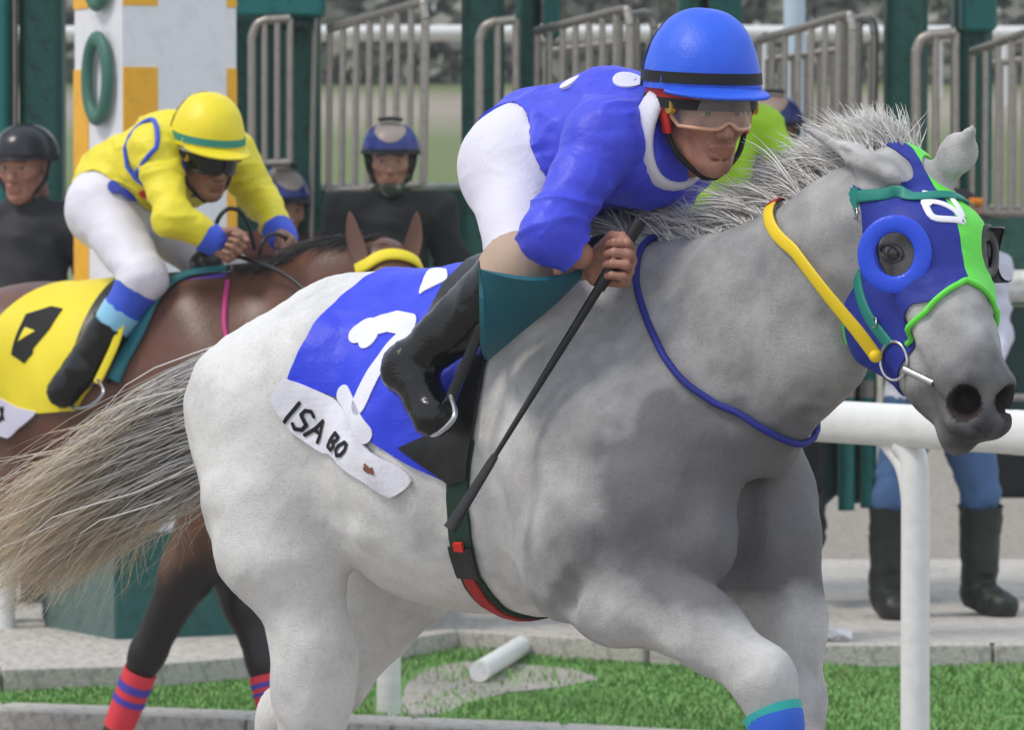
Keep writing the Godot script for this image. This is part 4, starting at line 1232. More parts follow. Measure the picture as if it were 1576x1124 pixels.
# band following the helmet's foot, or any ellipse
func band(r: Vector3, y0: float, tilt: float, lo: float, hi: float, grow := 0.002) -> Dictionary:
	var v := PackedVector3Array(); var n := PackedVector3Array(); var t := PackedInt32Array()
	var A := 40
	for k in A + 1:
		var a := TAU * k / A
		var d := Vector3(cos(a) * r.x, 0, sin(a) * r.z)
		var nn := Vector3(cos(a) / r.x, 0, sin(a) / r.z).normalized()
		for e in 2:
			var y := lo if e == 0 else hi
			var s := sqrt(maxf(0.0, 1.0 - pow(maxf(y, 0.0) / r.y, 2.0)))
			v.append(d * s + nn * grow + Vector3(0, y, 0)); n.append(nn)
	for k in A:
		var a := k * 2
		t.append_array(PackedInt32Array([a, a + 2, a + 1, a + 1, a + 2, a + 3]))
	return m_skirt(m_xf({"v": v, "n": n, "t": t}, Transform3D(Basis(Vector3(0, 0, 1), tilt), Vector3(-0.012, y0, 0))), 0.003)

# strip across the face (goggles): on an upright ellipse, from angle -a to a; height varies to leave room for the nose
func visor(rx: float, rz: float, y: float, h: float, a1: float, grow: float, th: float, nose := 0.014) -> Dictionary:
	var v := PackedVector3Array(); var n := PackedVector3Array(); var t := PackedInt32Array()
	var A := 28; var R := 5
	for k in A + 1:
		var a := lerpf(-a1, a1, float(k) / A)
		var nn := Vector3(cos(a) / rx, 0, sin(a) / rz).normalized()
		var edge := smooth(1.0, 0.86, absf(a) / a1)
		for e in R + 1:
			var u := float(e) / R * 2.0 - 1.0
			var hh := h * (0.55 + 0.45 * edge)
			var yy := y + u * hh
			if u < 0: yy += nose * exp(-pow(a / 0.16, 2.0)) * -u
			v.append(Vector3(cos(a) * rx, yy, sin(a) * rz) + nn * (grow - 0.004 * u * u)); n.append(nn)
	for k in A:
		for e in R:
			var a := k * (R + 1) + e
			t.append_array(PackedInt32Array([a, a + R + 1, a + 1, a + 1, a + R + 1, a + R + 2]))
	return m_skirt({"v": v, "n": n, "t": t}, th)

func visor_rim(rx: float, rz: float, y: float, h: float, a1: float, grow: float, r: float, nose := 0.014) -> Dictionary:
	var m := visor(rx, rz, y, h, a1, grow, 0.001, nose)
	var pts := PackedVector3Array()
	var R := 6; var A := 28
	for k in A + 1: pts.append(m.v[k * R])
	for e in range(1, R): pts.append(m.v[A * R + e])
	for k in A: pts.append(m.v[(A - 1 - k) * R + R - 1])
	for e in range(1, R - 1): pts.append(m.v[R - 1 - e])
	return tube(pts, r, r, 6, Vector3.ZERO, 1.0, true)

# standing skeleton, facing +x, feet at y = 0, height about 1.66
func standing(arms: Array, lean := Vector3.ZERO, feet := 0.11) -> Dictionary:
	var J := {"P": Vector3(0, 0.9, 0), "W": Vector3(0, 1.04, 0) + lean * 0.4, "C": Vector3(-0.01, 1.26, 0) + lean * 0.8, "N": Vector3(0.0, 1.44, 0) + lean}
	J.H = [Vector3(0, 0.88, 0.085), Vector3(0, 0.88, -0.085)]
	J.K = [Vector3(0.02, 0.48, feet), Vector3(0.02, 0.48, -feet)]
	J.A = [Vector3(-0.02, 0.08, feet + 0.01), Vector3(-0.02, 0.08, -feet - 0.01)]
	J.T = [Vector3(0.14, 0.035, feet + 0.04), Vector3(0.14, 0.035, -feet - 0.04)]
	J.S = [Vector3(0, 1.36, 0.17) + lean * 0.85, Vector3(0, 1.36, -0.17) + lean * 0.85]
	J.E = [arms[0], arms[2]]
	J.R = [arms[1], arms[3]]
	return J

const HANG := [Vector3(-0.03, 1.1, 0.26), Vector3(0.08, 0.87, 0.27), Vector3(-0.03, 1.1, -0.26), Vector3(0.08, 0.87, -0.27)]
const SHIRT := {"lower": [0.02, 0.1], "upper": [0.1, 0.1], "yoke": [0.1, 0.1], "neck": [0.05, -0.03], "arm0": [0.1, 0.1], "arm1": [0.1, 0.1], "fore0": [0.1, -0.012], "fore1": [0.1, -0.012], "pelvis": [0.01, 0.01], "thigh0": [0.0, -0.25], "thigh1": [0.0, -0.25]}
const TROUSERS := {"pelvis": [0.05, 0.05], "lower": [0.06, -0.04], "thigh0": [0.1, 0.1], "thigh1": [0.1, 0.1], "shin0": [0.1, 0.01], "shin1": [0.1, 0.01]}
const BOOTS := {"shin0": [-0.12, 0.14], "shin1": [-0.12, 0.14], "foot0": [0.1, 0.1], "foot1": [0.1, 0.1]}

func hands_for(J: Dictionary, tpl: Dictionary) -> Array:
	var r := []
	for i in 2:
		var d: Vector3 = (J.R[i] - J.E[i]).normalized()
		# thumb forward, back of the hand outward
		r.append([tpl, aim(J.R[i] - d * 0.008, d, Vector3(1, 0.2, 0), 1.0, 1.0), false])
	return r

func sheet_mat(c: Color, rough := 0.6, sheen := 0.25) -> StandardMaterial3D:
	var m := mat(c, rough, 0.35, 14.0)
	m.rim_enabled = true; m.rim = sheen; m.rim_tint = 0.6
	return m

# ---------------------------------------------------------------- jockeys
func jockey_blue() -> void:
	var j := thing("person", "jockey in royal blue silks and blue cap crouched over the grey horse", "person", GO, GT)
	var hip: Vector3 = Vector3(-0.1534, 1.782, 0.1)
	var sh: Vector3 = Vector3(0.1479, 1.833, 0.15)
	var J := {"P": Vector3(hip.x, hip.y, 0), "W": Vector3(-0.1735, 1.804, 0), "C": Vector3(0.0267, 1.848, 0), "N": Vector3(0.1601, 1.865, 0)}
	J.H = [hip, mirror(hip)]
	J.K = [Vector3(0.0117, 1.581, 0.24), mirror(Vector3(0.0117, 1.581, 0.24))]
	J.A = [Vector3(-0.2225, 1.379, 0.33), mirror(Vector3(-0.2225, 1.379, 0.33))]
	J.T = [Vector3(-0.1382, 1.286, 0.34), mirror(Vector3(-0.1382, 1.286, 0.34))]
	J.S = [sh, Vector3(sh.x - 0.03, sh.y - 0.02, -0.1)]
	J.E = [Vector3(0.1522, 1.647, 0.31), Vector3(-0.0916, 1.631, -0.2)]
	J.R = [Vector3(0.1859, 1.605, 0.26), Vector3(0.1019, 1.611, -0.1)]
	J.extra = [[Vector3(0.0982, 1.821, 0), Vector3(0.1425, 1.773, 0), 0.085, 0.06], [Vector3(-0.0066, 1.809, 0.04), Vector3(0.1362, 1.801, 0.04), 0.1, 0.08], [Vector3(-0.0842, 1.81, -0.04), Vector3(0.0602, 1.802, -0.04), 0.1, 0.08]]
	var h := human(J, 0.0095, 0.95)
	var hx := Transform3D(Basis(Vector3.UP, -1.15192 - GT) * Basis(Vector3(0, 0, 1), -0.14), (Vector3(0.373, 1.892, -9.812) - GO).rotated(Vector3.UP, -GT))
	# whip held in the near hand
	var w0: Vector3 = Vector3(0.2806, 1.673, 0.19)
	var w1: Vector3 = Vector3(-0.002, 1.074, 0.43)
	var wd := (w0 - w1).normalized()
	var hold: Vector3 = w0.lerp(w1, 0.13)
	var fx := aim(Vector3.ZERO, J.R[0] - J.E[0] + Vector3(0.12, 0.05, 0.02), wd)
	fx.origin = hold - fx.basis * Vector3(0.075, -0.03, 0.0)
	var far := aim(J.R[1], Vector3(1, -0.1, 0.2), Vector3(0.1, 0.3, -1))
	var skin := vmat(0.5, 0.15, 30.0)
	part("body", bare(h, hx, [[fist, fx, false], [fist, far, false]], SKIN[2]), skin, j)
	var silk := sheet_mat(Color(0.23, 0.27, 0.84), 0.5)
	part("shirt", garment(h, {"lower": [0.012, 0.14], "upper": [0.1, 0.1], "yoke": [0.1, 0.1], "neck": [0.08, 0.04], "arm0": [0.1, 0.1], "arm1": [0.1, 0.1], "fore0": [0.1, -0.02], "fore1": [0.1, -0.02]}, 0.011, 0.0115, 4.5, 0.006, true), silk, j)
	var wh := sheet_mat(Color(0.86, 0.85, 0.9), 0.6)
	part("breeches", garment(h, {"pelvis": [0.05, 0.05], "lower": [0.06, -0.06], "thigh0": [0.1, 0.05], "thigh1": [0.1, 0.05]}, 0.006, 0.003, 4.0, 0.006, true), wh, j)
	for i in 2:
		part("knee_patch", garment(h, {"thigh%d" % i: [-0.4, 0.03], "shin%d" % i: [0.05, -0.25]}, 0.013, 0.002, 6.0), mat(Color(0.72, 0.62, 0.54), 0.7), j)
	var bm := mat(Color(0.035, 0.035, 0.04), 0.22, 0.25, 9.0)
	for i in 2:
		part("boot", garment(h, {"shin%d" % i: [-0.06, 0.35], "foot%d" % i: [0.1, 0.1]}, 0.011, 0.006, 7.0), bm, j)
	# white patches on the back of the silks
	for q in [[Vector3(0.106, 1.958, 0.04), 0.03], [Vector3(-0.0233, 1.932, 0.06), 0.022]]:
		var k := PackedFloat32Array()
		for i in h.m.v.size(): k.append(q[1] - h.m.v[i].distance_to(h.f.snap(q[0], 0.0)))
		part("shirt_patch", m_skirt(m_off(m_clip(h.m, k), 0.016), 0.006), wh, j)
	# white stock round the neck
	var cc: Vector3 = Vector3(0.214, 1.844, 0.02)
	var ax: Vector3 = (hx.origin + Vector3(0, -0.06, 0) - J.C).normalized()
	var cz := Vector3(0, 0, 1).cross(ax).normalized()
	var cy := ax.cross(cz)
	var col := PackedVector3Array()
	for i in 28:
		var a := TAU * i / 28
		col.append(cc + cz * cos(a) * 0.102 + cy * sin(a) * 0.096 + ax * 0.012 * cos(a))
	part("collar", tube(col, 0.013, 0.013, 10, ax, 2.2, true), wh, j)
	headgear(j, hx, Color(0.14, 0.36, 0.88), Color(0.05, 0.05, 0.05), Color(0.75, 0.12, 0.1), true)
	var wp := thing("riding_whip", "black riding whip in the blue jockey's right hand", "whip", GO, GT)
	var wm := mat(Color(0.05, 0.055, 0.07), 0.5, 0.4, 25.0)
	part("grip", tube(PackedVector3Array([w0, w0.lerp(w1, 0.02), w0.lerp(w1, 0.22)]), 0.0135, 0.0125, 12), wm, wp)
	part("shaft", tube(PackedVector3Array([w0.lerp(w1, 0.21), w0.lerp(w1, 0.5), w0.lerp(w1, 0.77)]), 0.0095, 0.005, 10), wm, wp)
	part("flap", tube(PackedVector3Array([w0.lerp(w1, 0.76), w0.lerp(w1, 0.79), w0.lerp(w1, 0.9), w0.lerp(w1, 0.97), w1]), 0.009, 0.017, 10, Vector3(0, 0, 1), 0.45), wm, wp)

func headgear(j: Node3D, hx: Transform3D, cap: Color, bandc: Color, pad: Color, clear: bool) -> void:
	var r := Vector3(0.128, 0.158, 0.115)
	var y0 := 0.04
	var hel := part("helmet", m_xf(dome(r, y0, 0.06, 0.03), hx), sheet_mat(cap, 0.45), j)
	part("peak", m_xf(peak(r, y0, 0.06, 0.05, 0.008), hx), sheet_mat(cap, 0.45), hel)
	part("band", m_xf(band(r, y0, 0.06, 0.012, 0.034, 0.003), hx), mat(bandc, 0.6), hel)
	var seam := PackedVector3Array()
	for i in 15:
		var e := PI * i / 14
		seam.append(hx * (Basis(Vector3(0, 0, 1), 0.06) * (Vector3(-0.35 * r.x, pow(sin(e), 0.9) * r.y * 0.94, cos(e) * r.z * 0.945)) + Vector3(-0.012, y0, 0)))
	part("seam", tube(seam, 0.003, 0.003, 6), mat(cap.darkened(0.7), 0.7), hel)
	part("lining", m_xf(band(Vector3(0.118, 0.2, 0.106), y0, 0.06, -0.022, 0.004, 0.0), hx), mat(pad if clear else Color(0.8, 0.8, 0.82), 0.6), hel)
	for s in [1.0, -1.0]:
		part("ear_pad", m_xf(tube(PackedVector3Array([Vector3(0.012, 0.03, 0.088 * s), Vector3(0.018, -0.01, 0.09 * s), Vector3(0.02, -0.045, 0.083 * s)]), 0.016, 0.014, 10, Vector3(0, 0, 1), 0.6), hx), sheet_mat(pad, 0.6), hel)
		part("chin_strap", m_xf(tube(curve([Vector3(0.02, -0.04, 0.085 * s), Vector3(0.035, -0.085, 0.066 * s), Vector3(0.05, -0.125, 0.02 * s), Vector3(0.05, -0.128, 0.0)], 5), 0.006, 0.006, 6), hx), mat(Color(0.06, 0.05, 0.05), 0.7), hel)
	# goggles
	var gl := StandardMaterial3D.new()
	if clear:
		gl.albedo_color = Color(0.9, 0.86, 0.8, 0.13); gl.transparency = BaseMaterial3D.TRANSPARENCY_ALPHA
	else:
		gl.albedo_color = Color(0.015, 0.015, 0.02)
	gl.roughness = 0.05
	var fr := mat(Color(0.82, 0.62, 0.5) if clear else Color(0.04, 0.04, 0.05), 0.35)
	var gg := part("goggles", m_xf(visor_rim(0.118, 0.083, 0.004, 0.031, 1.28, 0.006, 0.0042), hx), fr, j)
	part("lens", m_xf(visor(0.118, 0.083, 0.004, 0.03, 1.26, 0.006, 0.002), hx), gl, gg)
	for s in [1.0, -1.0]:
		part("hinge", m_xf(tube(PackedVector3Array([Vector3(0.042, 0.008, 0.086 * s), Vector3(0.043, 0.008, 0.096 * s)]), 0.014, 0.013, 14), hx), mat(Color(0.8, 0.66, 0.2), 0.3, 0, 8, 0, 0.6), gg)
	part("goggle_strap", m_xf(band(Vector3(0.126, 0.3, 0.108), 0.012, 0.03, -0.008, 0.012, 0.0), hx), mat(Color(0.06, 0.06, 0.06), 0.7), gg)

# ---------------------------------------------------------------- the bay horse and its yellow jockey
const BT := -0.61087
const BO := Vector3(-0.896, 0, -15.4)
var bf: Field
var bm_: Dictionary

func bay_coat(p: Vector3) -> Color:
	var mid := n3(p, 6.0); var fine := n3(p, 22.0)
	var c := Color(0.115, 0.046, 0.027) * (1.0 + 0.4 * mid + 0.2 * fine)
	c = c.lerp(Color(0.17, 0.085, 0.05), 0.4 * smooth(1.0, 0.8, p.y))
	c = c.lerp(Color(0.014, 0.011, 0.011), smooth(0.72, 0.56, p.y + 0.08 * mid))
	c.a = 1
	return c

func bay_horse() -> void:
	var Z := Vector3(0, 0, 1)
	var rng := RandomNumberGenerator.new(); rng.seed = 23
	bf = Field.new(Vector3(-1.4, 0.0, -0.4), Vector3(1.05, 1.85, 0.42), 0.018)
	var f := bf
	f.cap(Vector3(0.0, 1.13, 0), Vector3(-0.45, 1.13, 0), 0.35, 0.34, 0.1, Z, 0.76)
	f.cap(Vector3(-0.45, 1.14, 0), Vector3(-0.82, 1.2, 0), 0.33, 0.26, 0.1, Z, 0.84)
	f.cap(Vector3(0.04, 1.4, 0), Vector3(-0.3, 1.37, 0), 0.1, 0.09, 0.12)
	for s in [1.0, -1.0]:
		f.cap(Vector3(-0.72, 1.28, 0.09 * s), Vector3(-0.98, 1.22, 0.1 * s), 0.185, 0.165, 0.1)
		f.cap(Vector3(-0.98, 1.18, 0.13 * s), Vector3(-1.0, 0.98, 0.14 * s), 0.16, 0.12, 0.1)
		f.cap(Vector3(-0.02, 1.36, 0.1 * s), Vector3(0.24, 1.05, 0.16 * s), 0.11, 0.12, 0.1)
		f.cap(Vector3(0.08, 1.1, 0.17 * s), Vector3(0.06, 0.9, 0.17 * s), 0.12, 0.11, 0.09)
		# hind legs
		var q: float = 0.16 * s
		f.cap(Vector3(-0.92, 1.12, q), Vector3(-0.84 + 0.12 * s, 0.82, q), 0.18, 0.12, 0.1)
		f.cap(Vector3(-0.84 + 0.12 * s, 0.82, q), Vector3(-1.08 + 0.12 * s, 0.5, q), 0.115, 0.065, 0.06)
		f.cap(Vector3(-1.08 + 0.12 * s, 0.5, q), Vector3(-1.1 + 0.2 * s, 0.16, q), 0.058, 0.036, 0.04)
		f.cap(Vector3(-1.1 + 0.2 * s, 0.16, q), Vector3(-1.02 + 0.2 * s, 0.045, q), 0.042, 0.05, 0.03)
	# neck and head
	f.cap(Vector3(0.16, 1.2, 0), Vector3(0.4505, 1.454, 0), 0.235, 0.15, 0.12, Z, 0.62)
	f.cap(Vector3(0.4505, 1.454, 0), Vector3(0.6095, 1.514, 0), 0.145, 0.1, 0.08, Z, 0.72)
	f.cap(Vector3(0.1267, 1.491, 0), Vector3(0.5486, 1.546, 0), 0.035, 0.04, 0.08)
	f.cap(Vector3(0.6216, 1.527, 0), Vector3(0.6995, 1.427, 0.04), 0.09, 0.09, 0.06)
	f.cap(Vector3(0.6995, 1.427, 0.04), Vector3(0.7815, 1.177, 0.08), 0.09, 0.055, 0.06)
	f.cap(Vector3(0.7815, 1.177, 0.08), Vector3(0.791, 1.128, 0.08), 0.058, 0.05, 0.05)
	# forelegs
	f.cap(Vector3(0.1, 0.7901, 0.16), Vector3(-0.0096, 0.6069, 0.15), 0.105, 0.08, 0.07)
	f.cap(Vector3(-0.0096, 0.6069, 0.15), Vector3(-0.1769, 0.349, 0.14), 0.078, 0.052, 0.05)
	f.cap(Vector3(-0.1769, 0.349, 0.14), Vector3(-0.2626, 0.1838, 0.14), 0.052, 0.038, 0.04)
	f.cap(Vector3(-0.2626, 0.1838, 0.14), Vector3(-0.3019, 0.0909, 0.14), 0.038, 0.04, 0.03)
	f.cap(Vector3(-0.3019, 0.0909, 0.14), Vector3(-0.3124, 0.0499, 0.14), 0.044, 0.05, 0.02)
	f.cap(Vector3(-0.1221, 0.7494, -0.12), Vector3(0.0007, 0.4911, -0.12), 0.1, 0.065, 0.07)
	f.cap(Vector3(0.0007, 0.4911, -0.12), Vector3(0.0692, 0.3127, -0.12), 0.062, 0.048, 0.05)
	f.cap(Vector3(0.0692, 0.3127, -0.12), Vector3(0.1071, 0.1737, -0.12), 0.042, 0.036, 0.04)
	f.cap(Vector3(0.1071, 0.1737, -0.12), Vector3(0.1172, 0.1138, -0.12), 0.042, 0.05, 0.02)
	bm_ = bf.mesh()
	var h := thing("racehorse", "bay racehorse behind the grey, with a yellow saddle cloth", "horse", BO, BT)
	var c := PackedColorArray()
	for i in bm_.v.size(): c.append(bay_coat(bm_.v[i]))
	var all := bm_.duplicate(); all["c"] = c
	var coat := vmat(0.42, 0.18, 7.0)
	part("body", all, coat, h)
	var em := vmat(0.7)
	part("ear", ear(Vector3(0.6135, 1.559, 0.1), Vector3(0.5943, 1.631, 0.11), Vector3(0.5774, 1.709, 0.11), Vector3(0.57, 0.1, 0.82), 0.038, Color(0.09, 0.04, 0.028), Color(0.16, 0.08, 0.06)), em, h)
	part("ear", ear(Vector3(0.6697, 1.558, -0.06), Vector3(0.6867, 1.631, -0.07), Vector3(0.6964, 1.709, -0.07), Vector3(0.57, 0.1, 0.82), 0.038, Color(0.09, 0.04, 0.028), Color(0.17, 0.09, 0.07)), em, h)
	var mane := []
	var crest := curve([Vector3(0.1142, 1.511, 0), Vector3(0.3021, 1.538, 0), Vector3(0.4997, 1.566, 0), Vector3(0.6217, 1.578, 0)], 12)
	for i in 500:
		var p := bf.snap(crest[rng.randi() % crest.size()] + Vector3(rng.randfn() * 0.012, 0, rng.randfn() * 0.012), -0.003)
		var s := PackedVector3Array()
		var l := rng.randf_range(0.05, 0.1)
		var d := Vector3(-0.6 + rng.randfn() * 0.2, 0.35 + rng.randfn() * 0.15, 0.45 + rng.randfn() * 0.3).normalized()
		for q in 5: s.append(p + d * l * (q / 4.0) + Vector3(-0.02, -0.05, 0.01) * pow(q / 4.0, 2.0))
		mane.append(s)
	part("mane", hair(mane, 0.0025, [Color(0.015, 0.012, 0.012), Color(0.03, 0.022, 0.02)], rng), vmat(0.5), h)
	var tail := []
	for i in 500:
		var s := PackedVector3Array()
		var p := Vector3(-1.12, 1.28, 0) + Vector3(rng.randfn(), rng.randfn(), rng.randfn()) * 0.02
		var sp := rng.randfn() * 0.12; var zz := rng.randfn() * 0.06
		for q in 6: s.append(p + Vector3(-0.5 * q / 5.0, (-0.35 + sp) * q / 5.0, zz * q / 5.0))
		tail.append(s)
	part("tail", hair(tail, 0.003, [Color(0.015, 0.012, 0.012), Color(0.03, 0.02, 0.018)], rng), vmat(0.5), h)
	# leg bandages
	var red := sheet_mat(Color(0.86, 0.22, 0.27), 0.7); var vio := sheet_mat(Color(0.3, 0.25, 0.66), 0.7)
	for l in [["near", Vector3(-0.2054, 0.2914, 0.14), Vector3(-0.294, 0.1115, 0.14)], ["far", Vector3(0.0793, 0.2729, -0.12), Vector3(0.1096, 0.1617, -0.12)]]:
		var w := thing("leg_bandage", "red bandage with violet stripes on the bay horse's %s foreleg" % ["left" if l[0] == "far" else "right"], "bandage", BO, BT, "bandages on the bay horse")
		var a: Vector3 = l[1]; var b: Vector3 = l[2]
		part("wrap", tube(PackedVector3Array([a, a.lerp(b, 0.5), b]), 0.053, 0.048, 18), red, w)
		part("stripe", tube(PackedVector3Array([a.lerp(b, 0.2), a.lerp(b, 0.33)]), 0.0545, 0.0535, 18), vio, w)
		part("stripe", tube(PackedVector3Array([a.lerp(b, 0.45), a.lerp(b, 0.55)]), 0.0535, 0.053, 18), vio, w)
	# saddle cloth
	var cl := thing("saddle_cloth", "yellow saddle cloth with black numeral on the bay horse", "saddle cloth", BO, BT)
	var ym := sheet_mat(Color(0.93, 0.85, 0.15), 0.6)
	var wm := sheet_mat(Color(0.85, 0.84, 0.92), 0.6)
	var ink := mat(Color(0.06, 0.06, 0.06), 0.8)
	var base := m_off(bm_, 0.009)
	for i in base.v.size(): base.v[i] += bm_.n[i] * (0.005 * sin(bm_.v[i].x * 40.0 + bm_.v[i].y * 18.0) * smooth(1.42, 1.2, bm_.v[i].y))
	part("cloth", m_skirt(m_normals(m_outline(base, PackedVector2Array([Vector2(-0.6013, 1.502), Vector2(-0.6351, 1.453), Vector2(-0.6875, 1.366), Vector2(-0.8225, 1.182), Vector2(-0.6672, 1.124), Vector2(-0.5793, 1.095), Vector2(-0.4892, 1.085), Vector2(-0.3433, 1.096), Vector2(-0.2315, 1.242), Vector2(-0.2, 1.4), Vector2(-0.2, 1.75), Vector2(-0.74, 1.75)]), 0, 1)), 0.01), ym, cl)
	for sd in [1, -1]: part("name_strip", m_skirt(m_outline(m_off(base, 0.004), PackedVector2Array([Vector2(-0.8225, 1.182), Vector2(-0.6664, 1.13), Vector2(-0.5785, 1.1), Vector2(-0.4937, 1.089), Vector2(-0.5657, 1.045), Vector2(-0.6531, 1.002), Vector2(-0.8659, 1.069)]), sd, 1), 0.008), wm, cl)
	part("numeral", m_skirt(m_outline(m_off(base, 0.004), PackedVector2Array([Vector2(-0.5905, 1.391), Vector2(-0.5195, 1.416), Vector2(-0.4661, 1.409), Vector2(-0.4837, 1.349), Vector2(-0.5253, 1.286), Vector2(-0.5231, 1.27), Vector2(-0.5544, 1.239), Vector2(-0.6095, 1.265), Vector2(-0.6056, 1.293), Vector2(-0.5916, 1.365)]), 1, 3), 0.003), ink, cl)
	part("numeral_gap", m_skirt(m_outline(m_off(base, 0.006), PackedVector2Array([Vector2(-0.5741, 1.351), Vector2(-0.5339, 1.34), Vector2(-0.587, 1.307)]), 1, 3), 0.003), ym, cl)
	part("mark", m_strokes(m_sub(m_sub(m_outline(m_off(base, 0.005), PackedVector2Array([Vector2(-0.7171, 1.154), Vector2(-0.5907, 1.105), Vector2(-0.6703, 1.012), Vector2(-0.7635, 1.051)]), 1, 0))), [[Vector2(-0.6664, 1.098), Vector2(-0.6584, 1.063)], [Vector2(-0.6504, 1.098), Vector2(-0.6735, 1.057)]], 0.006), ink, cl)
	# saddle
	var sd_ := thing("racing_saddle", "small racing saddle with teal pad edge on the bay horse", "saddle", BO, BT)
	var teal := mat(Color(0.08, 0.42, 0.47), 0.55, 0.3, 20.0)
	var black := mat(Color(0.03, 0.03, 0.035), 0.35)
	var edge := curve([Vector3(-0.2018, 1.193, 0.27), Vector3(-0.1656, 1.293, 0.27), Vector3(-0.1337, 1.378, 0.24), Vector3(-0.1062, 1.451, 0.17), Vector3(-0.0637, 1.488, 0.08), Vector3(0.054, 1.497, 0.02)], 6)
	var en := PackedVector3Array()
	for i in edge.size():
		edge[i] = bf.snap(edge[i], 0.006); en.append(bf.grad(edge[i]))
	part("pad_edge", strap(edge, en, 0.022, 0.016), teal, sd_)
	part("panel", m_skirt(m_outline(m_off(bm_, 0.016), PackedVector2Array([Vector2(-0.2175, 1.183), Vector2(-0.1936, 1.292), Vector2(-0.1497, 1.382), Vector2(-0.1001, 1.452), Vector2(0.02, 1.75), Vector2(-0.34, 1.75), Vector2(-0.36, 1.25)]), 0, 1), 0.012), black, sd_)
	part("pommel", m_xf(lathe(arc_prof(0.062), 16), Transform3D(Basis.from_scale(Vector3(1.0, 0.8, 0.6)), Vector3(-0.0559, 1.544, 0))), black, sd_)
	part("tie", tube(curve([Vector3(-0.0477, 1.487, 0.1), Vector3(0.0003, 1.493, 0.09), Vector3(0.065, 1.505, 0.05)], 4), 0.014, 0.018, 8), mat(Color(0.36, 0.2, 0.66), 0.6), sd_)
	var cord := curve([Vector3(0.0936, 1.482, 0.08), Vector3(0.1282, 1.423, 0.14), Vector3(0.1725, 1.326, 0.19), Vector3(0.2573, 1.17, 0.2)], 6)
	for i in cord.size(): cord[i] = bf.snap(cord[i], 0.005)
	part("neck_cord", tube(cord, 0.008, 0.008, 8), mat(Color(0.75, 0.2, 0.5), 0.6), sd_)
	part("stirrup_leather", strap(curve([Vector3(-0.1684, 1.402, 0.26), Vector3(-0.1716, 1.304, 0.3), Vector3(-0.2356, 1.184, 0.31)], 6), PackedVector3Array(range(13).map(func(_i): return Vector3(0.2, 0, 1).normalized())), 0.013, 0.004), ym, sd_)
	part("stirrup_iron", tube(curve([Vector3(-0.2304, 1.194, 0.31), Vector3(-0.1851, 1.156, 0.34), Vector3(-0.2365, 1.115, 0.34), Vector3(-0.3339, 1.108, 0.31), Vector3(-0.3466, 1.149, 0.27), Vector3(-0.2304, 1.194, 0.31)], 5), 0.006, 0.006, 8), mat(Color(0.7, 0.7, 0.72), 0.25, 0, 8, 0, 0.9), sd_)
	# bridle: yellow browband, black reins
	var br := thing("bridle", "bridle with yellow browband and black reins on the bay horse", "bridle", BO, BT)
	part("browband", strap_on(bf, [Vector3(0.5971, 1.54, 0.13), Vector3(0.6381, 1.559, 0.12), Vector3(0.6781, 1.571, 0.06), Vector3(0.7184, 1.559, 0), Vector3(0.7181, 1.535, -0.06)], 0.018, 0.012, 0.006), ym, br)
	part("rein", tube(curve([Vector3(0.1598, 1.571, 0.1), Vector3(0.0872, 1.571, 0.11), Vector3(0.07, 1.62, 0.12), Vector3(0.0827, 1.68, 0.12), Vector3(0.1048, 1.715, 0.1), Vector3(0.1315, 1.708, 0.07), Vector3(0.1432, 1.66, 0.04), Vector3(0.1476, 1.591, 0.02)], 6), 0.007, 0.007, 6), black, br)
	part("rein", tube(curve([Vector3(0.186, 1.571, 0.05), Vector3(0.1958, 1.616, 0.04), Vector3(0.2024, 1.64, 0), Vector3(0.2062, 1.628, -0.06), Vector3(0.1801, 1.59, -0.12), Vector3(0.345, 1.481, -0.14), Vector3(0.6014, 1.248, -0.06)], 6), 0.006, 0.006, 6), black, br)
	part("rein", tube(curve([Vector3(0.1598, 1.569, 0.1), Vector3(0.3846, 1.504, 0.14), Vector3(0.6343, 1.331, 0.18), Vector3(0.7636, 1.198, 0.16)], 6), 0.007, 0.007, 6), black, br)

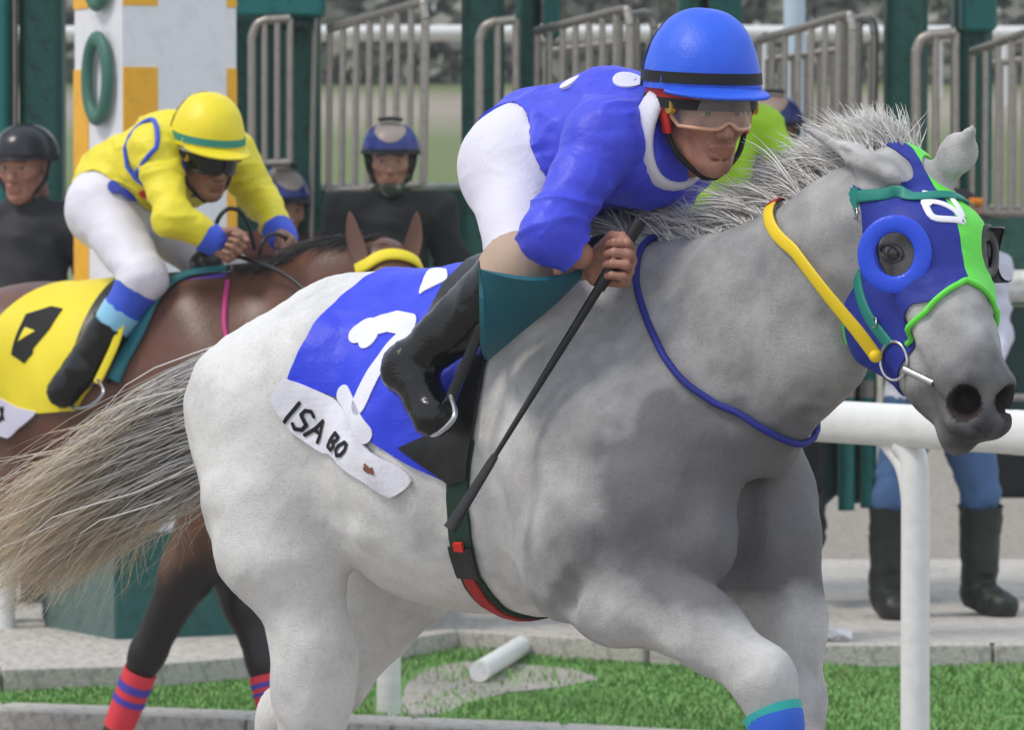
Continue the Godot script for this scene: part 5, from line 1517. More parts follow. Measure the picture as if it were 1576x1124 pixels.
func jockey_yellow() -> void:
	var j := thing("person", "jockey in yellow silks and yellow cap riding the bay horse", "person", BO, BT)
	var hip: Vector3 = Vector3(-0.3876, 1.716, 0.1)
	var J := {"P": Vector3(hip.x, hip.y, 0), "W": Vector3(-0.3994, 1.798, 0), "C": Vector3(-0.1912, 1.897, 0), "N": Vector3(-0.1114, 1.933, 0)}
	J.H = [hip, mirror(hip)]
	J.K = [Vector3(-0.1241, 1.505, 0.22), mirror(Vector3(-0.1241, 1.505, 0.22))]
	J.A = [Vector3(-0.3037, 1.232, 0.29), mirror(Vector3(-0.3037, 1.232, 0.29))]
	J.T = [Vector3(-0.3701, 1.155, 0.31), mirror(Vector3(-0.3701, 1.155, 0.31))]
	J.S = [Vector3(-0.1341, 1.895, 0.15), Vector3(-0.0975, 1.883, -0.17)]
	J.E = [Vector3(0.0095, 1.688, 0.24), Vector3(-0.0292, 1.751, -0.24)]
	J.R = [Vector3(0.0967, 1.621, 0.16), Vector3(0.1499, 1.624, -0.12)]
	J.extra = [[Vector3(-0.2154, 1.849, 0.05), Vector3(-0.1594, 1.825, 0.03), 0.098, 0.08], [Vector3(-0.2394, 1.846, -0.05), Vector3(-0.1573, 1.817, -0.07), 0.098, 0.08]]
	var h := human(J, 0.0125, 0.97)
	var hx := Transform3D(Basis(Vector3.UP, -1.01229 - BT) * Basis(Vector3(0, 0, 1), -0.3), (Vector3(-0.9381, 1.879, -15.38) - BO).rotated(Vector3.UP, -BT))
	var f0 := aim(J.R[0] - (J.R[0] - J.E[0]).normalized() * 0.01, J.R[0] - J.E[0] + Vector3(0.06, -0.02, 0), Vector3(0.1, 0.8, -0.6))
	var f1 := aim(J.R[1] - (J.R[1] - J.E[1]).normalized() * 0.01, J.R[1] - J.E[1] + Vector3(0.1, 0, 0), Vector3(0.1, 0.8, 0.6))
	part("body", bare(h, hx, [[fist, f0, false], [fist, f1, false]], SKIN[1]), vmat(0.5), j)
	var silk := sheet_mat(Color(0.9, 0.84, 0.16), 0.55)
	var blue := sheet_mat(Color(0.2, 0.33, 0.8), 0.6)
	part("shirt", garment(h, {"lower": [-0.02, 0.12], "upper": [0.1, 0.1], "yoke": [0.1, 0.1], "neck": [0.06, -0.04], "arm0": [0.1, 0.1], "arm1": [0.1, 0.1], "fore0": [0.17, 0.015], "fore1": [0.17, 0.015]}, 0.011, 0.012, 4.5, 0.006, true), silk, j)
	for i in 2:
		part("cuff", garment(h, {"fore%d" % i: [-0.16, 0.05]}, 0.019, 0.003, 5.0), blue, j)
	var wh := sheet_mat(Color(0.87, 0.86, 0.9), 0.6)
	part("breeches", garment(h, {"pelvis": [0.05, 0.05], "lower": [0.06, -0.05], "thigh0": [0.1, 0.05], "thigh1": [0.1, 0.05], "shin0": [0.03, -0.3], "shin1": [0.03, -0.3]}, 0.006, 0.006, 4.0), wh, j)
	for i in 2:
		var s := "shin%d" % i
		part("knee_band", garment(h, {s: [-0.04, 0.34]}, 0.008, 0.001, 5.0), blue, j)
		part("boot_cuff", garment(h, {s: [-0.14, 0.26]}, 0.012, 0.001, 5.0), sheet_mat(Color(0.55, 0.78, 0.9), 0.4), j)
		part("boot", garment(h, {s: [-0.22, 0.2], "foot%d" % i: [0.2, 0.2]}, 0.019, 0.005, 8.0), mat(Color(0.035, 0.035, 0.04), 0.25, 0.3, 9.0), j)
	# blue armhole trim
	var ring := PackedVector3Array()
	for i in 24:
		var a := TAU * i / 24
		ring.append(h.f.snap(Vector3(-0.1464, 1.915, 0.16) + Vector3(0.05 * sin(a), 0.1 * cos(a), 0.03 * sin(a)), 0.02))
	part("armhole_trim", tube(ring, 0.008, 0.008, 8, Vector3.ZERO, 1, true), blue, j)
	for q in [[Vector3(-0.3075, 1.768, 0.14), Color(0.2, 0.28, 0.7), 0.024], [Vector3(-0.2506, 1.76, 0.14), Color(0.2, 0.28, 0.7), 0.028], [Vector3(-0.1888, 1.744, 0.14), Color(0.8, 0.15, 0.12), 0.016]]:
		var k := PackedFloat32Array()
		var at: Vector3 = h.f.snap(q[0], 0.0)
		for i in h.m.v.size(): k.append(q[2] - h.m.v[i].distance_to(at))
		part("shirt_print", m_skirt(m_off(m_clip(h.m, k), 0.021), 0.005), mat(q[1], 0.6), j)
	headgear(j, hx, Color(0.93, 0.85, 0.12), Color(0.2, 0.55, 0.5), Color(0.15, 0.25, 0.65), false)

# ---------------------------------------------------------------- ground, rail, gate, marker, bystanders
func sheet(poly: Array, y := 0.0) -> Dictionary:
	var p2 := PackedVector2Array()
	for p in poly: p2.append(Vector2(p.x, p.z))
	var ix := Geometry2D.triangulate_polygon(p2)
	var v := PackedVector3Array(); var n := PackedVector3Array(); var t := PackedInt32Array()
	for p in poly: v.append(Vector3(p.x, p.y + y, p.z)); n.append(Vector3.UP)
	for i in range(0, ix.size(), 3):
		var a := p2[ix[i]]; var b := p2[ix[i + 1]]; var c := p2[ix[i + 2]]
		if (b - a).cross(c - a) > 0: t.append_array(PackedInt32Array([ix[i], ix[i + 1], ix[i + 2]]))
		else: t.append_array(PackedInt32Array([ix[i], ix[i + 2], ix[i + 1]]))
	return {"v": v, "n": n, "t": t}

func dirt_mat(a: Color, b: Color, sc: float) -> StandardMaterial3D:
	var m := StandardMaterial3D.new()
	m.albedo_texture = noise_tex(0.02, [a, b, a.lerp(b, 0.4), b], 512, 0.0, 6, 5)
	m.uv1_triplanar = true; m.uv1_world_triplanar = true; m.uv1_scale = Vector3.ONE * sc
	m.normal_enabled = true; m.normal_texture = noise_tex(0.05, [], 512, 10.0, 5, 8); m.normal_scale = 0.8
	m.roughness = 0.95
	return m

# strip of kerb stones along a line of points, each its own part
func kerb(pts: Array, w: float, h: float, called: String, m: Material) -> void:
	var k := Node3D.new()
	k.name = called; add_child(k); k.set_meta("kind", "structure")
	for i in pts.size() - 1:
		var a: Vector3 = pts[i]; var b: Vector3 = pts[i + 1]
		var n := int(ceil(a.distance_to(b) / 0.9))
		var d := (b - a) / n
		for q in n:
			var o := MeshInstance3D.new(); o.name = "kerb_stone"
			var c := a + d * (q + 0.5)
			o.mesh = to_mesh(box(Vector3.ZERO, Vector3(d.length() - 0.008, h, w), 0.012), m)
			o.position = c + Vector3(0, 0.0, 0)
			o.rotation.y = -atan2(d.z, d.x)
			k.add_child(o, true)

func place() -> void:
	var rng := RandomNumberGenerator.new(); rng.seed = 5
	# one sheet of ground to the horizon: sand track in front, rising bank beyond the gate
	var v := PackedVector3Array(); var n := PackedVector3Array(); var t := PackedInt32Array(); var c := PackedColorArray()
	var prof := [[30.0, 0.0, 0], [-16.0, 0.0, 0], [-18.0, -0.02, 0], [-19.0, -0.02, 0], [-23.0, 0.1, 0], [-25.0, 0.35, 0], [-30.0, 1.93, 1], [-40.0, 2.36, 1], [-46.0, 2.7, 2], [-60.0, 3.2, 2], [-66.0, 3.5, 1], [-120.0, 6.0, 1], [-400.0, 14.0, 1]]
	var xs := [-200.0, -60.0, -20.0, -8.0, -4.0, -2.0, 0.0, 2.0, 4.0, 8.0, 20.0, 60.0, 200.0]
	for p in prof:
		for x in xs:
			v.append(Vector3(x, p[1], p[0]))
			c.append([Color(0.33, 0.3, 0.26), Color(0.16, 0.2, 0.075), Color(0.33, 0.29, 0.23)][p[2]])
	for i in prof.size() - 1:
		for k in xs.size() - 1:
			var a := i * xs.size() + k; var b := a + xs.size()
			t.append_array(PackedInt32Array([a, b, a + 1, a + 1, b, b + 1]))
	n.resize(v.size())
	var gmesh := m_normals({"v": v, "n": n, "t": t})
	if (gmesh.n[0] as Vector3).y < 0: gmesh = m_normals(flip_tris(gmesh))
	gmesh["c"] = c
	var gmat := vmat(0.95, 0.8, 1.5)
	gmat.uv1_world_triplanar = true
	gmat.albedo_texture = noise_tex(0.02, [Color(0.75, 0.75, 0.75), Color(1, 1, 1), Color(0.85, 0.85, 0.85)], 512, 0, 6, 4)
	structure("ground", gmesh, gmat)
	# dirt lane behind the verge
	var lane := [Vector3(-2.228, 0.12, -17.33), Vector3(-1.348, 0.12, -17.62), Vector3(-0.73, 0.12, -18.21), Vector3(-0.2194, 0.12, -19.16), Vector3(0.5143, 0.12, -18.65), Vector3(1.112, 0.12, -18.5), Vector3(2.436, 0.12, -18.5)]
	var back := [Vector3(6.5, 0.12, -23.5), Vector3(-6.5, 0.12, -23.5)]
	structure("dirt_lane", sheet(lane + back), dirt_mat(Color(0.68, 0.65, 0.62), Color(0.78, 0.76, 0.73), 0.5))
	var stone := mat(Color(0.76, 0.74, 0.71), 0.9, 0.6, 5.0, 0.25)
	var kp := []
	for p in lane: kp.append(p + Vector3(0, -0.046, 0.04))
	kerb(kp, 0.08, 0.1, "lane_kerb", stone)
	# verge of grass
	var gf0 := [Vector3(-2.177, 0.03, -16.93), Vector3(-1.727, 0.03, -16.84), Vector3(-0.8347, 0.03, -16.53), Vector3(0.1303, 0.03, -16.14), Vector3(1.988, 0.03, -15.09)]
	var verge := gf0.duplicate()
	for i in lane.size(): verge.append(lane[lane.size() - 1 - i] + Vector3(0, -0.09, 0.03))
	structure("verge_soil", sheet(verge), dirt_mat(Color(0.36, 0.54, 0.26), Color(0.43, 0.6, 0.32), 1.0))
	var fk := []
	for p in gf0: fk.append(p + Vector3(0, -0.02, 0.12))
	kerb(fk, 0.22, 0.1, "track_kerb", stone)
	var patch := []
	patch = [Vector3(-0.3895, 0.034, -17), Vector3(-0.3718, 0.034, -17.85), Vector3(-0.3071, 0.034, -18.44), Vector3(-0.1656, 0.034, -18.71), Vector3(0.029, 0.034, -18.6), Vector3(0.2201, 0.034, -18.38), Vector3(0.3323, 0.034, -17.98), Vector3(0.1654, 0.034, -17.65), Vector3(-0.0182, 0.034, -17.45), Vector3(-0.1511, 0.034, -17.07), Vector3(-0.2342, 0.034, -16.66), Vector3(-0.3404, 0.034, -16.55)]
	structure("bare_path", sheet(patch), dirt_mat(Color(0.58, 0.56, 0.53), Color(0.7, 0.68, 0.65), 0.8))
	# grass blades
	var vp := PackedVector2Array(); var pp := PackedVector2Array()
	for p in verge: vp.append(Vector2(p.x, p.z))
	for p in patch: pp.append(Vector2(p.x, p.z))
	var gv := PackedVector3Array(); var gn := PackedVector3Array(); var gt := PackedInt32Array(); var gc := PackedColorArray()
	var made := 0
	while made < 110000:
		var p := Vector2(rng.randf_range(-3.6, 3.4), rng.randf_range(-20.6, -15.4))
		if not Geometry2D.is_point_in_polygon(p, vp): continue
		made += 1
		var worn_ := -poly_sd(p, pp)
		if worn_ < 0.02 + 0.1 * rng.randf() and rng.randf() < 0.93: continue
		var big := n3(Vector3(p.x, 0, p.y), 1.4)
		var w := rng.randf_range(0.002, 0.004)
		var hh := rng.randf_range(0.01, 0.03) * (1.0 + 0.9 * big)
		var a := rng.randf() * TAU
		var s := Vector3(cos(a), 0, sin(a)) * w
		var lean := Vector3(rng.randfn(), 0, rng.randfn()) * hh * 0.45
		var b := Vector3(p.x, 0.03, p.y)
		var k := gv.size()
		gv.append_array(PackedVector3Array([b - s, b + s, b + lean * 0.4 + Vector3(0, hh * 0.6, 0) + s * 0.8, b + lean * 0.4 + Vector3(0, hh * 0.6, 0) - s * 0.8, b + lean + Vector3(0, hh, 0)]))
		var nn := (Vector3(-sin(a), 0.7, cos(a))).normalized()
		for q in 5: gn.append(nn)
		var col := Color(0.16, 0.37, 0.09).lerp(Color(0.27, 0.48, 0.15), clampf(0.3 + rng.randf() * 0.4 + big * 0.4, 0, 1))
		if rng.randf() < 0.05: col = Color(0.3, 0.27, 0.14)
		for q in 5: gc.append(col)
		gt.append_array(PackedInt32Array([k, k + 2, k + 1, k, k + 3, k + 2, k + 3, k + 4, k + 2]))
	var gm2 := vmat(0.7)
	gm2.backlight_enabled = true; gm2.backlight = Color(0.1, 0.2, 0.03)
	var grass := part("grass", {"v": gv, "n": gn, "t": gt, "c": gc}, gm2, self)
	grass.set_meta("kind", "stuff"); grass.set_meta("label", "short green grass on the verge beside the track"); grass.set_meta("category", "grass")
	rail(); marker(); gate(); background(rng)
	# fallen tube and a paper scrap
	var fall := thing("fallen_tube", "white tube lying loose on the grass below the grey horse's belly", "tube")
	var tp0: Vector3 = Vector3(-0.1159, 0.075, -17.81); var tp1: Vector3 = Vector3(0.1596, 0.075, -19.78)
	part("tube", tube(PackedVector3Array([tp0, tp1]), 0.038, 0.038, 20), mat(Color(0.93, 0.93, 0.92), 0.5, 0.2, 8, 0.12), fall)
	var scrap := thing("paper_scrap", "white crumpled scrap of paper at the lane edge", "paper")
	var sm := box(Vector3(1.206, 0.15, -18.55), Vector3(0.11, 0.03, 0.07), 0.01)
	sm = m_sub(m_sub(sm))
	for i in sm.v.size(): sm.v[i] += Vector3(0, 0.02 * n3(sm.v[i], 20.0), 0.02 * n3(sm.v[i] + Vector3.ONE, 16.0))
	part("paper", m_normals(sm), mat(Color(0.88, 0.88, 0.9), 0.8), scrap)

func rail() -> void:
	var r := thing("running_rail", "white running rail with curved posts behind the grey horse", "rail")
	var white := mat(Color(0.88, 0.88, 0.87), 0.38, 0.12, 3.0, 0.08)
	var joint := mat(Color(0.62, 0.6, 0.56), 0.6)
	var a: Vector3 = Vector3(1.113, 1.103, -14)
	var b: Vector3 = Vector3(-0.4271, 1.095, -16.6)
	b.y = a.y
	var d := b - a
	var L := d.length()
	var u := d / L
	var side := u.cross(Vector3.UP).normalized()       # towards the track
	if side.z < 0: side = -side
	var step := L
	for i in range(-2, 4):
		# rail section, oval in section
		var s0 := a + u * (step * i - 0.55)
		var s1 := a + u * (step * (i + 1) - 0.55 - 0.006)
		part("rail_section", tube(PackedVector3Array([s0, s0.lerp(s1, 0.5), s1]), 0.046, 0.046, 28, Vector3.UP, 1.32), white, r)
		part("joint_sleeve", tube(PackedVector3Array([s0 - u * 0.06, s0 + u * 0.06]), 0.0475, 0.0475, 28, Vector3.UP, 1.3), white, r)
		# post: rises behind the rail and bends over to carry it
		var f := a + u * step * i - side * 0.02
		var foot := Vector3(f.x, -0.1, f.z)
		var p := curve([foot, Vector3(f.x, 0.5, f.z), Vector3(f.x, a.y - 0.2, f.z) , Vector3(f.x, a.y - 0.09, f.z) + u * 0.012, Vector3(f.x, a.y - 0.05, f.z) + u * 0.05 + side * 0.01], 6)
		part("post", tube(p, 0.041, 0.04, 20), white, r)
		part("gusset", tube(curve([Vector3(f.x, a.y - 0.34, f.z), Vector3(f.x, a.y - 0.2, f.z) + u * 0.012, Vector3(f.x, a.y - 0.11, f.z) + u * 0.05, Vector3(f.x, a.y - 0.05, f.z) + u * 0.13], 5), 0.037, 0.03, 14), white, r)

func marker() -> void:
	var m := thing("distance_marker", "white and orange marker pillar with green raised zeros on a green plinth", "marker", Vector3.ZERO)
	var base: Vector3 = Vector3(-1.456, 0.02, -18.7)
	m.position = base
	m.rotation.y = deg_to_rad(27)
	var white := mat(Color(0.9, 0.9, 0.92), 0.45, 0.08, 3.0, 0.05)
	var orange := mat(Color(0.95, 0.7, 0.17), 0.5, 0.1, 5.0, 0.08)
	var green := mat(Color(0.12, 0.36, 0.34), 0.6, 0.2, 4.0, 0.2)
	var grey := mat(Color(0.36, 0.45, 0.43), 0.7, 0.2, 4.0, 0.2)
	var ng := mat(Color(0.22, 0.42, 0.36), 0.5)
	# the front edge stands at the origin; the pillar runs along -x (left face) and -z (right face)
	var w := 0.47
	part("plinth", box(Vector3(0.24, 0.235, -0.315), Vector3(0.57, 0.51, 0.72), 0.008), green, m)
	part("plinth_face", box(Vector3(-0.047, 0.235, -0.315), Vector3(0.006, 0.49, 0.7), 0.002), grey, m)
	part("shaft", box(Vector3(w / 2, 0.49 + 1.3, -w / 2), Vector3(w, 2.6, w), 0.006), white, m)
	# orange blocks in bands: left face at x = 0 (z from 0 to -w), right face at z = 0 (x from 0 to w)
	for bnd in [[0.5, 2.24], [2.47, 2.9]]:
		var y0: float = bnd[0]; var y1: float = bnd[1]
		part("orange_block", box(Vector3(-0.002, (y0 + y1) / 2, -w + 0.075), Vector3(0.006, y1 - y0, 0.145), 0.001), orange, m)
		part("orange_block", box(Vector3(0.075, (y0 + y1) / 2, 0.002), Vector3(0.14, y1 - y0, 0.006), 0.001), orange, m)
		part("orange_block", box(Vector3(w - 0.022, (y0 + y1) / 2, 0.002), Vector3(0.04, y1 - y0, 0.006), 0.001), orange, m)
	# raised zeros down the left face
	for y in [2.2, 2.63]:
		var ring := PackedVector3Array()
		for i in 32:
			var a := TAU * i / 32
			ring.append(Vector3(-0.03, y + 0.15 * sin(a), -0.17 + 0.1 * cos(a)))
		part("numeral", tube(ring, 0.03, 0.03, 12, Vector3(1, 0, 0), 0.7, true), ng, m)

func slat_door(g: Node3D, top0: Vector3, top1: Vector3, bot0: Vector3, bot1: Vector3, n: int, r: float, steel: Material, bend := true) -> void:
	var d := Node3D.new(); d.name = "door"; g.add_child(d, true)
	var u := (top1 - top0).normalized()
	var rp := [top0, top0.lerp(top1, 0.5), top1 - u * 0.06]
	if bend: rp.append_array([top1 - u * 0.02 - Vector3(0, 0.018, 0), top1 - Vector3(0, 0.07, 0)])
	part("top_rail", tube(curve(rp, 4), r * 1.15, r * 1.15, 10), steel, d)
	part("bottom_rail", tube(PackedVector3Array([bot0, bot1]), r, r, 8), steel, d)
	for i in n:
		var w := float(i) / (n - 1)
		var a := top0.lerp(top1, w); var b := bot0.lerp(bot1, w)
		if i == n - 1 and bend: a -= Vector3(0, 0.07, 0)
		part("bar", tube(PackedVector3Array([a, b]), r * (1.1 if i == n - 1 else 0.85), r * (1.1 if i == n - 1 else 0.85), 10), steel, d)

func slab_box(g: Node3D, called: String, a: Vector3, b: Vector3, depth: float, m: Material, bev := 0.03) -> void:
	var c := (a + b) * 0.5
	part(called, box(c - Vector3(0, 0, depth / 2), Vector3(absf(b.x - a.x), absf(b.y - a.y), depth), bev), m, g)

func gate() -> void:
	var g := thing("starting_gate", "dark green starting gate with padded posts and steel barred doors", "gate")
	var dark := mat(Color(0.1, 0.36, 0.32), 0.55, 0.35, 5.0, 0.35)
	var deep := mat(Color(0.1, 0.24, 0.22), 0.6, 0.3, 5.0, 0.3)
	var teal := mat(Color(0.07, 0.46, 0.44), 0.5, 0.2, 5.0, 0.2)
	var panel := mat(Color(0.24, 0.44, 0.38), 0.6, 0.3, 4.0, 0.25)
	var steel := mat(Color(0.66, 0.63, 0.6), 0.38, 0.2, 8.0, 0.15, 0.55)
	var white := mat(Color(0.88, 0.88, 0.86), 0.5, 0.2, 4.0, 0.15)
	var black := mat(Color(0.06, 0.07, 0.07), 0.7, 0.3, 5.0)
	slab_box(g, "post", Vector3(-2.019, 2.829, -20.5), Vector3(-1.843, -0.0732, -20.5), 0.25, dark, 0.04)
	slab_box(g, "post_edge", Vector3(-2.042, 2.826, -20.46), Vector3(-2.024, 1.713, -20.46), 0.1, steel, 0.008)
	slab_box(g, "post", Vector3(-2.163, 2.823, -20.4), Vector3(-2.049, 0.2011, -20.4), 0.2, teal, 0.03)
	slab_box(g, "post", Vector3(-0.9399, 2.834, -20.6), Vector3(-0.7933, 0.0257, -20.6), 0.3, dark, 0.05)
	part("rod", tube(PackedVector3Array([Vector3(-0.7999, 2.749, -20.5), Vector3(-0.8251, 1.54, -20.5)]), 0.011, 0.011, 8), steel, g)
	slab_box(g, "panel", Vector3(-1.165, 2.558, -21), Vector3(-0.949, 1.469, -21), 0.1, dark, 0.01)
	slab_box(g, "cross_beam", Vector3(-1.185, 2.823, -20.4), Vector3(-0.7618, 2.517, -20.4), 0.22, teal, 0.02)
	slab_box(g, "bracket", Vector3(-1.042, 2.519, -20.45), Vector3(-0.8433, 2.471, -20.45), 0.15, deep, 0.01)
	slab_box(g, "post", Vector3(-0.2083, 2.834, -20.6), Vector3(-0.0322, 0.0526, -20.6), 0.28, dark, 0.05)
	slab_box(g, "post", Vector3(0.0163, 2.857, -21), Vector3(0.1201, 0.705, -21), 0.28, dark, 0.04)
	slab_box(g, "post", Vector3(0.13, 2.852, -20.9), Vector3(0.2006, 2.446, -20.9), 0.2, teal, 0.02)
	slab_box(g, "post", Vector3(0.7023, 2.857, -21), Vector3(0.8244, 0.705, -21), 0.28, dark, 0.05)
	slab_box(g, "post", Vector3(0.829, 2.852, -20.9), Vector3(0.9594, 2.486, -20.9), 0.2, teal, 0.02)
	slab_box(g, "post", Vector3(1.536, 2.829, -20.5), Vector3(1.704, 0.047, -20.5), 0.28, dark, 0.05)
	slab_box(g, "post", Vector3(1.839, 2.846, -20.8), Vector3(1.998, 1.714, -20.8), 0.28, dark, 0.05)
	slab_box(g, "post", Vector3(1.857, 2.84, -20.7), Vector3(2.005, 2.47, -20.7), 0.2, teal, 0.02)
	for x in [Vector3(0.1672, 2.496, -20.8), Vector3(0.2158, 2.496, -20.8), Vector3(1.052, 2.455, -20.8), Vector3(1.09, 2.455, -20.8)]:
		part("bolt", m_xf(lathe(arc_prof(0.018), 10), Transform3D(Basis(), x)), steel, g)
	slab_box(g, "head_beam", Vector3(-3.124, 3.185, -20.3), Vector3(3.163, 2.844, -20.3), 0.5, teal, 0.03)
	# barred doors
	var r := 0.016
	slat_door(g, Vector3(-0.8998, 2.509, -20.35), Vector3(-1.056, 2.499, -20.35), Vector3(-0.9006, 1.924, -20.35), Vector3(-1.056, 1.919, -20.35), 4, r, steel)
	slat_door(g, Vector3(-0.7444, 2.473, -20.5), Vector3(-0.3397, 2.549, -19.7), Vector3(-0.7504, 1.804, -20.5), Vector3(-0.3503, 1.829, -19.7), 8, r, steel)
	slat_door(g, Vector3(0.0159, 2.506, -20.4), Vector3(-0.1323, 2.49, -20.4), Vector3(0.0159, 1.792, -20.4), Vector3(-0.1324, 1.792, -20.4), 3, r * 1.1, steel)
	slat_door(g, Vector3(0.1015, 2.466, -20.6), Vector3(0.467, 2.532, -19.9), Vector3(0.0963, 1.778, -20.6), Vector3(0.4598, 1.789, -19.9), 8, r, steel)
	slat_door(g, Vector3(0.4526, 2.538, -20.9), Vector3(0.5878, 2.551, -20.7), Vector3(0.4395, 1.763, -20.9), Vector3(0.5777, 1.778, -20.7), 3, r, steel)
	slat_door(g, Vector3(1.015, 2.429, -20.6), Vector3(1.352, 2.511, -19.9), Vector3(1.011, 1.762, -20.6), Vector3(1.343, 1.779, -19.9), 8, r, steel)
	slat_door(g, Vector3(1.388, 2.522, -20.9), Vector3(1.498, 2.529, -20.7), Vector3(1.378, 1.763, -20.9), Vector3(1.488, 1.778, -20.7), 3, r, steel)
	slat_door(g, Vector3(1.8, 2.451, -20.35), Vector3(1.639, 2.436, -20.35), Vector3(1.802, 1.686, -20.35), Vector3(1.641, 1.676, -20.35), 3, r * 1.2, steel)
	slat_door(g, Vector3(1.882, 2.378, -20.5), Vector3(2.188, 2.486, -19.8), Vector3(1.879, 1.713, -20.5), Vector3(2.18, 1.711, -19.8), 8, r, steel)
	slat_door(g, Vector3(1.108, 2.389, -21.8), Vector3(1.561, 2.451, -21.8), Vector3(1.109, 1.801, -21.8), Vector3(1.562, 1.801, -21.8), 9, r * 0.9, steel, false)
	slat_door(g, Vector3(2.013, 2.367, -21.8), Vector3(2.296, 2.395, -21.8), Vector3(2.015, 1.745, -21.8), Vector3(2.298, 1.745, -21.8), 6, r * 0.9, steel, false)
	slat_door(g, Vector3(0.147, 2.423, -21.8), Vector3(0.5994, 2.48, -21.8), Vector3(0.1471, 1.801, -21.8), Vector3(0.5999, 1.801, -21.8), 8, r * 0.9, steel, false)
	# lower panels
	slab_box(g, "panel", Vector3(-0.8138, 1.817, -20.9), Vector3(0.0598, 0.8726, -20.9), 0.1, panel, 0.01)
	slab_box(g, "footboard", Vector3(-0.6005, 0.3755, -19), Vector3(-0.3534, 0.3458, -19), 1.6, deep, 0.008)
	slab_box(g, "footboard", Vector3(0.8718, 0.3451, -19.6), Vector3(1.106, 0.3145, -19.6), 1.2, deep, 0.008)
	slab_box(g, "panel_cap", Vector3(-0.813, 1.844, -20.88), Vector3(0.0596, 1.82, -20.88), 0.14, white, 0.01)
	slab_box(g, "panel", Vector3(1.932, 1.703, -20.9), Vector3(2.421, 1.334, -20.9), 0.1, panel, 0.01)
	slab_box(g, "panel", Vector3(1.738, 1.33, -20.85), Vector3(2.417, 0.7389, -20.85), 0.12, deep, 0.01)
	slab_box(g, "buffer", Vector3(1.849, 1.489, -20), Vector3(2.343, 1.359, -20), 0.14, white, 0.05)
	part("rod", tube(PackedVector3Array([Vector3(2.007, 0.9657, -20.4), Vector3(2.391, 0.9657, -20.4)]), 0.016, 0.016, 8), steel, g)
	slab_box(g, "pad", Vector3(1.97, 0.7456, -20.7), Vector3(2.428, 0.5355, -20.7), 0.3, black, 0.05)
	slab_box(g, "pad", Vector3(1.204, 1.337, -20.7), Vector3(1.357, 0.4977, -20.7), 0.25, deep, 0.06)
	slab_box(g, "pad", Vector3(1.355, 1.336, -20.78), Vector3(1.505, 0.5095, -20.78), 0.25, deep, 0.03)
	for x in [[Vector3(1.369, 0.9943, -20.5), Vector3(1.37, 0.4983, -20.5)], [Vector3(1.467, 0.9911, -20.6), Vector3(1.468, 0.5033, -20.6)], [Vector3(1.368, 1.421, -20.5), Vector3(1.369, 1.021, -20.5)], [Vector3(1.466, 1.419, -20.6), Vector3(1.467, 1.018, -20.6)]]:
		part("padded_tube", tube(PackedVector3Array([x[0], x[0].lerp(x[1], 0.5), x[1]]), 0.034, 0.034, 14), teal, g)
	for x in [[Vector3(1.369, 1.034, -20.5), Vector3(1.369, 0.9623, -20.5)], [Vector3(1.467, 1.031, -20.6), Vector3(1.467, 0.9589, -20.6)]]:
		part("sleeve", tube(PackedVector3Array(x), 0.036, 0.036, 14), steel, g)

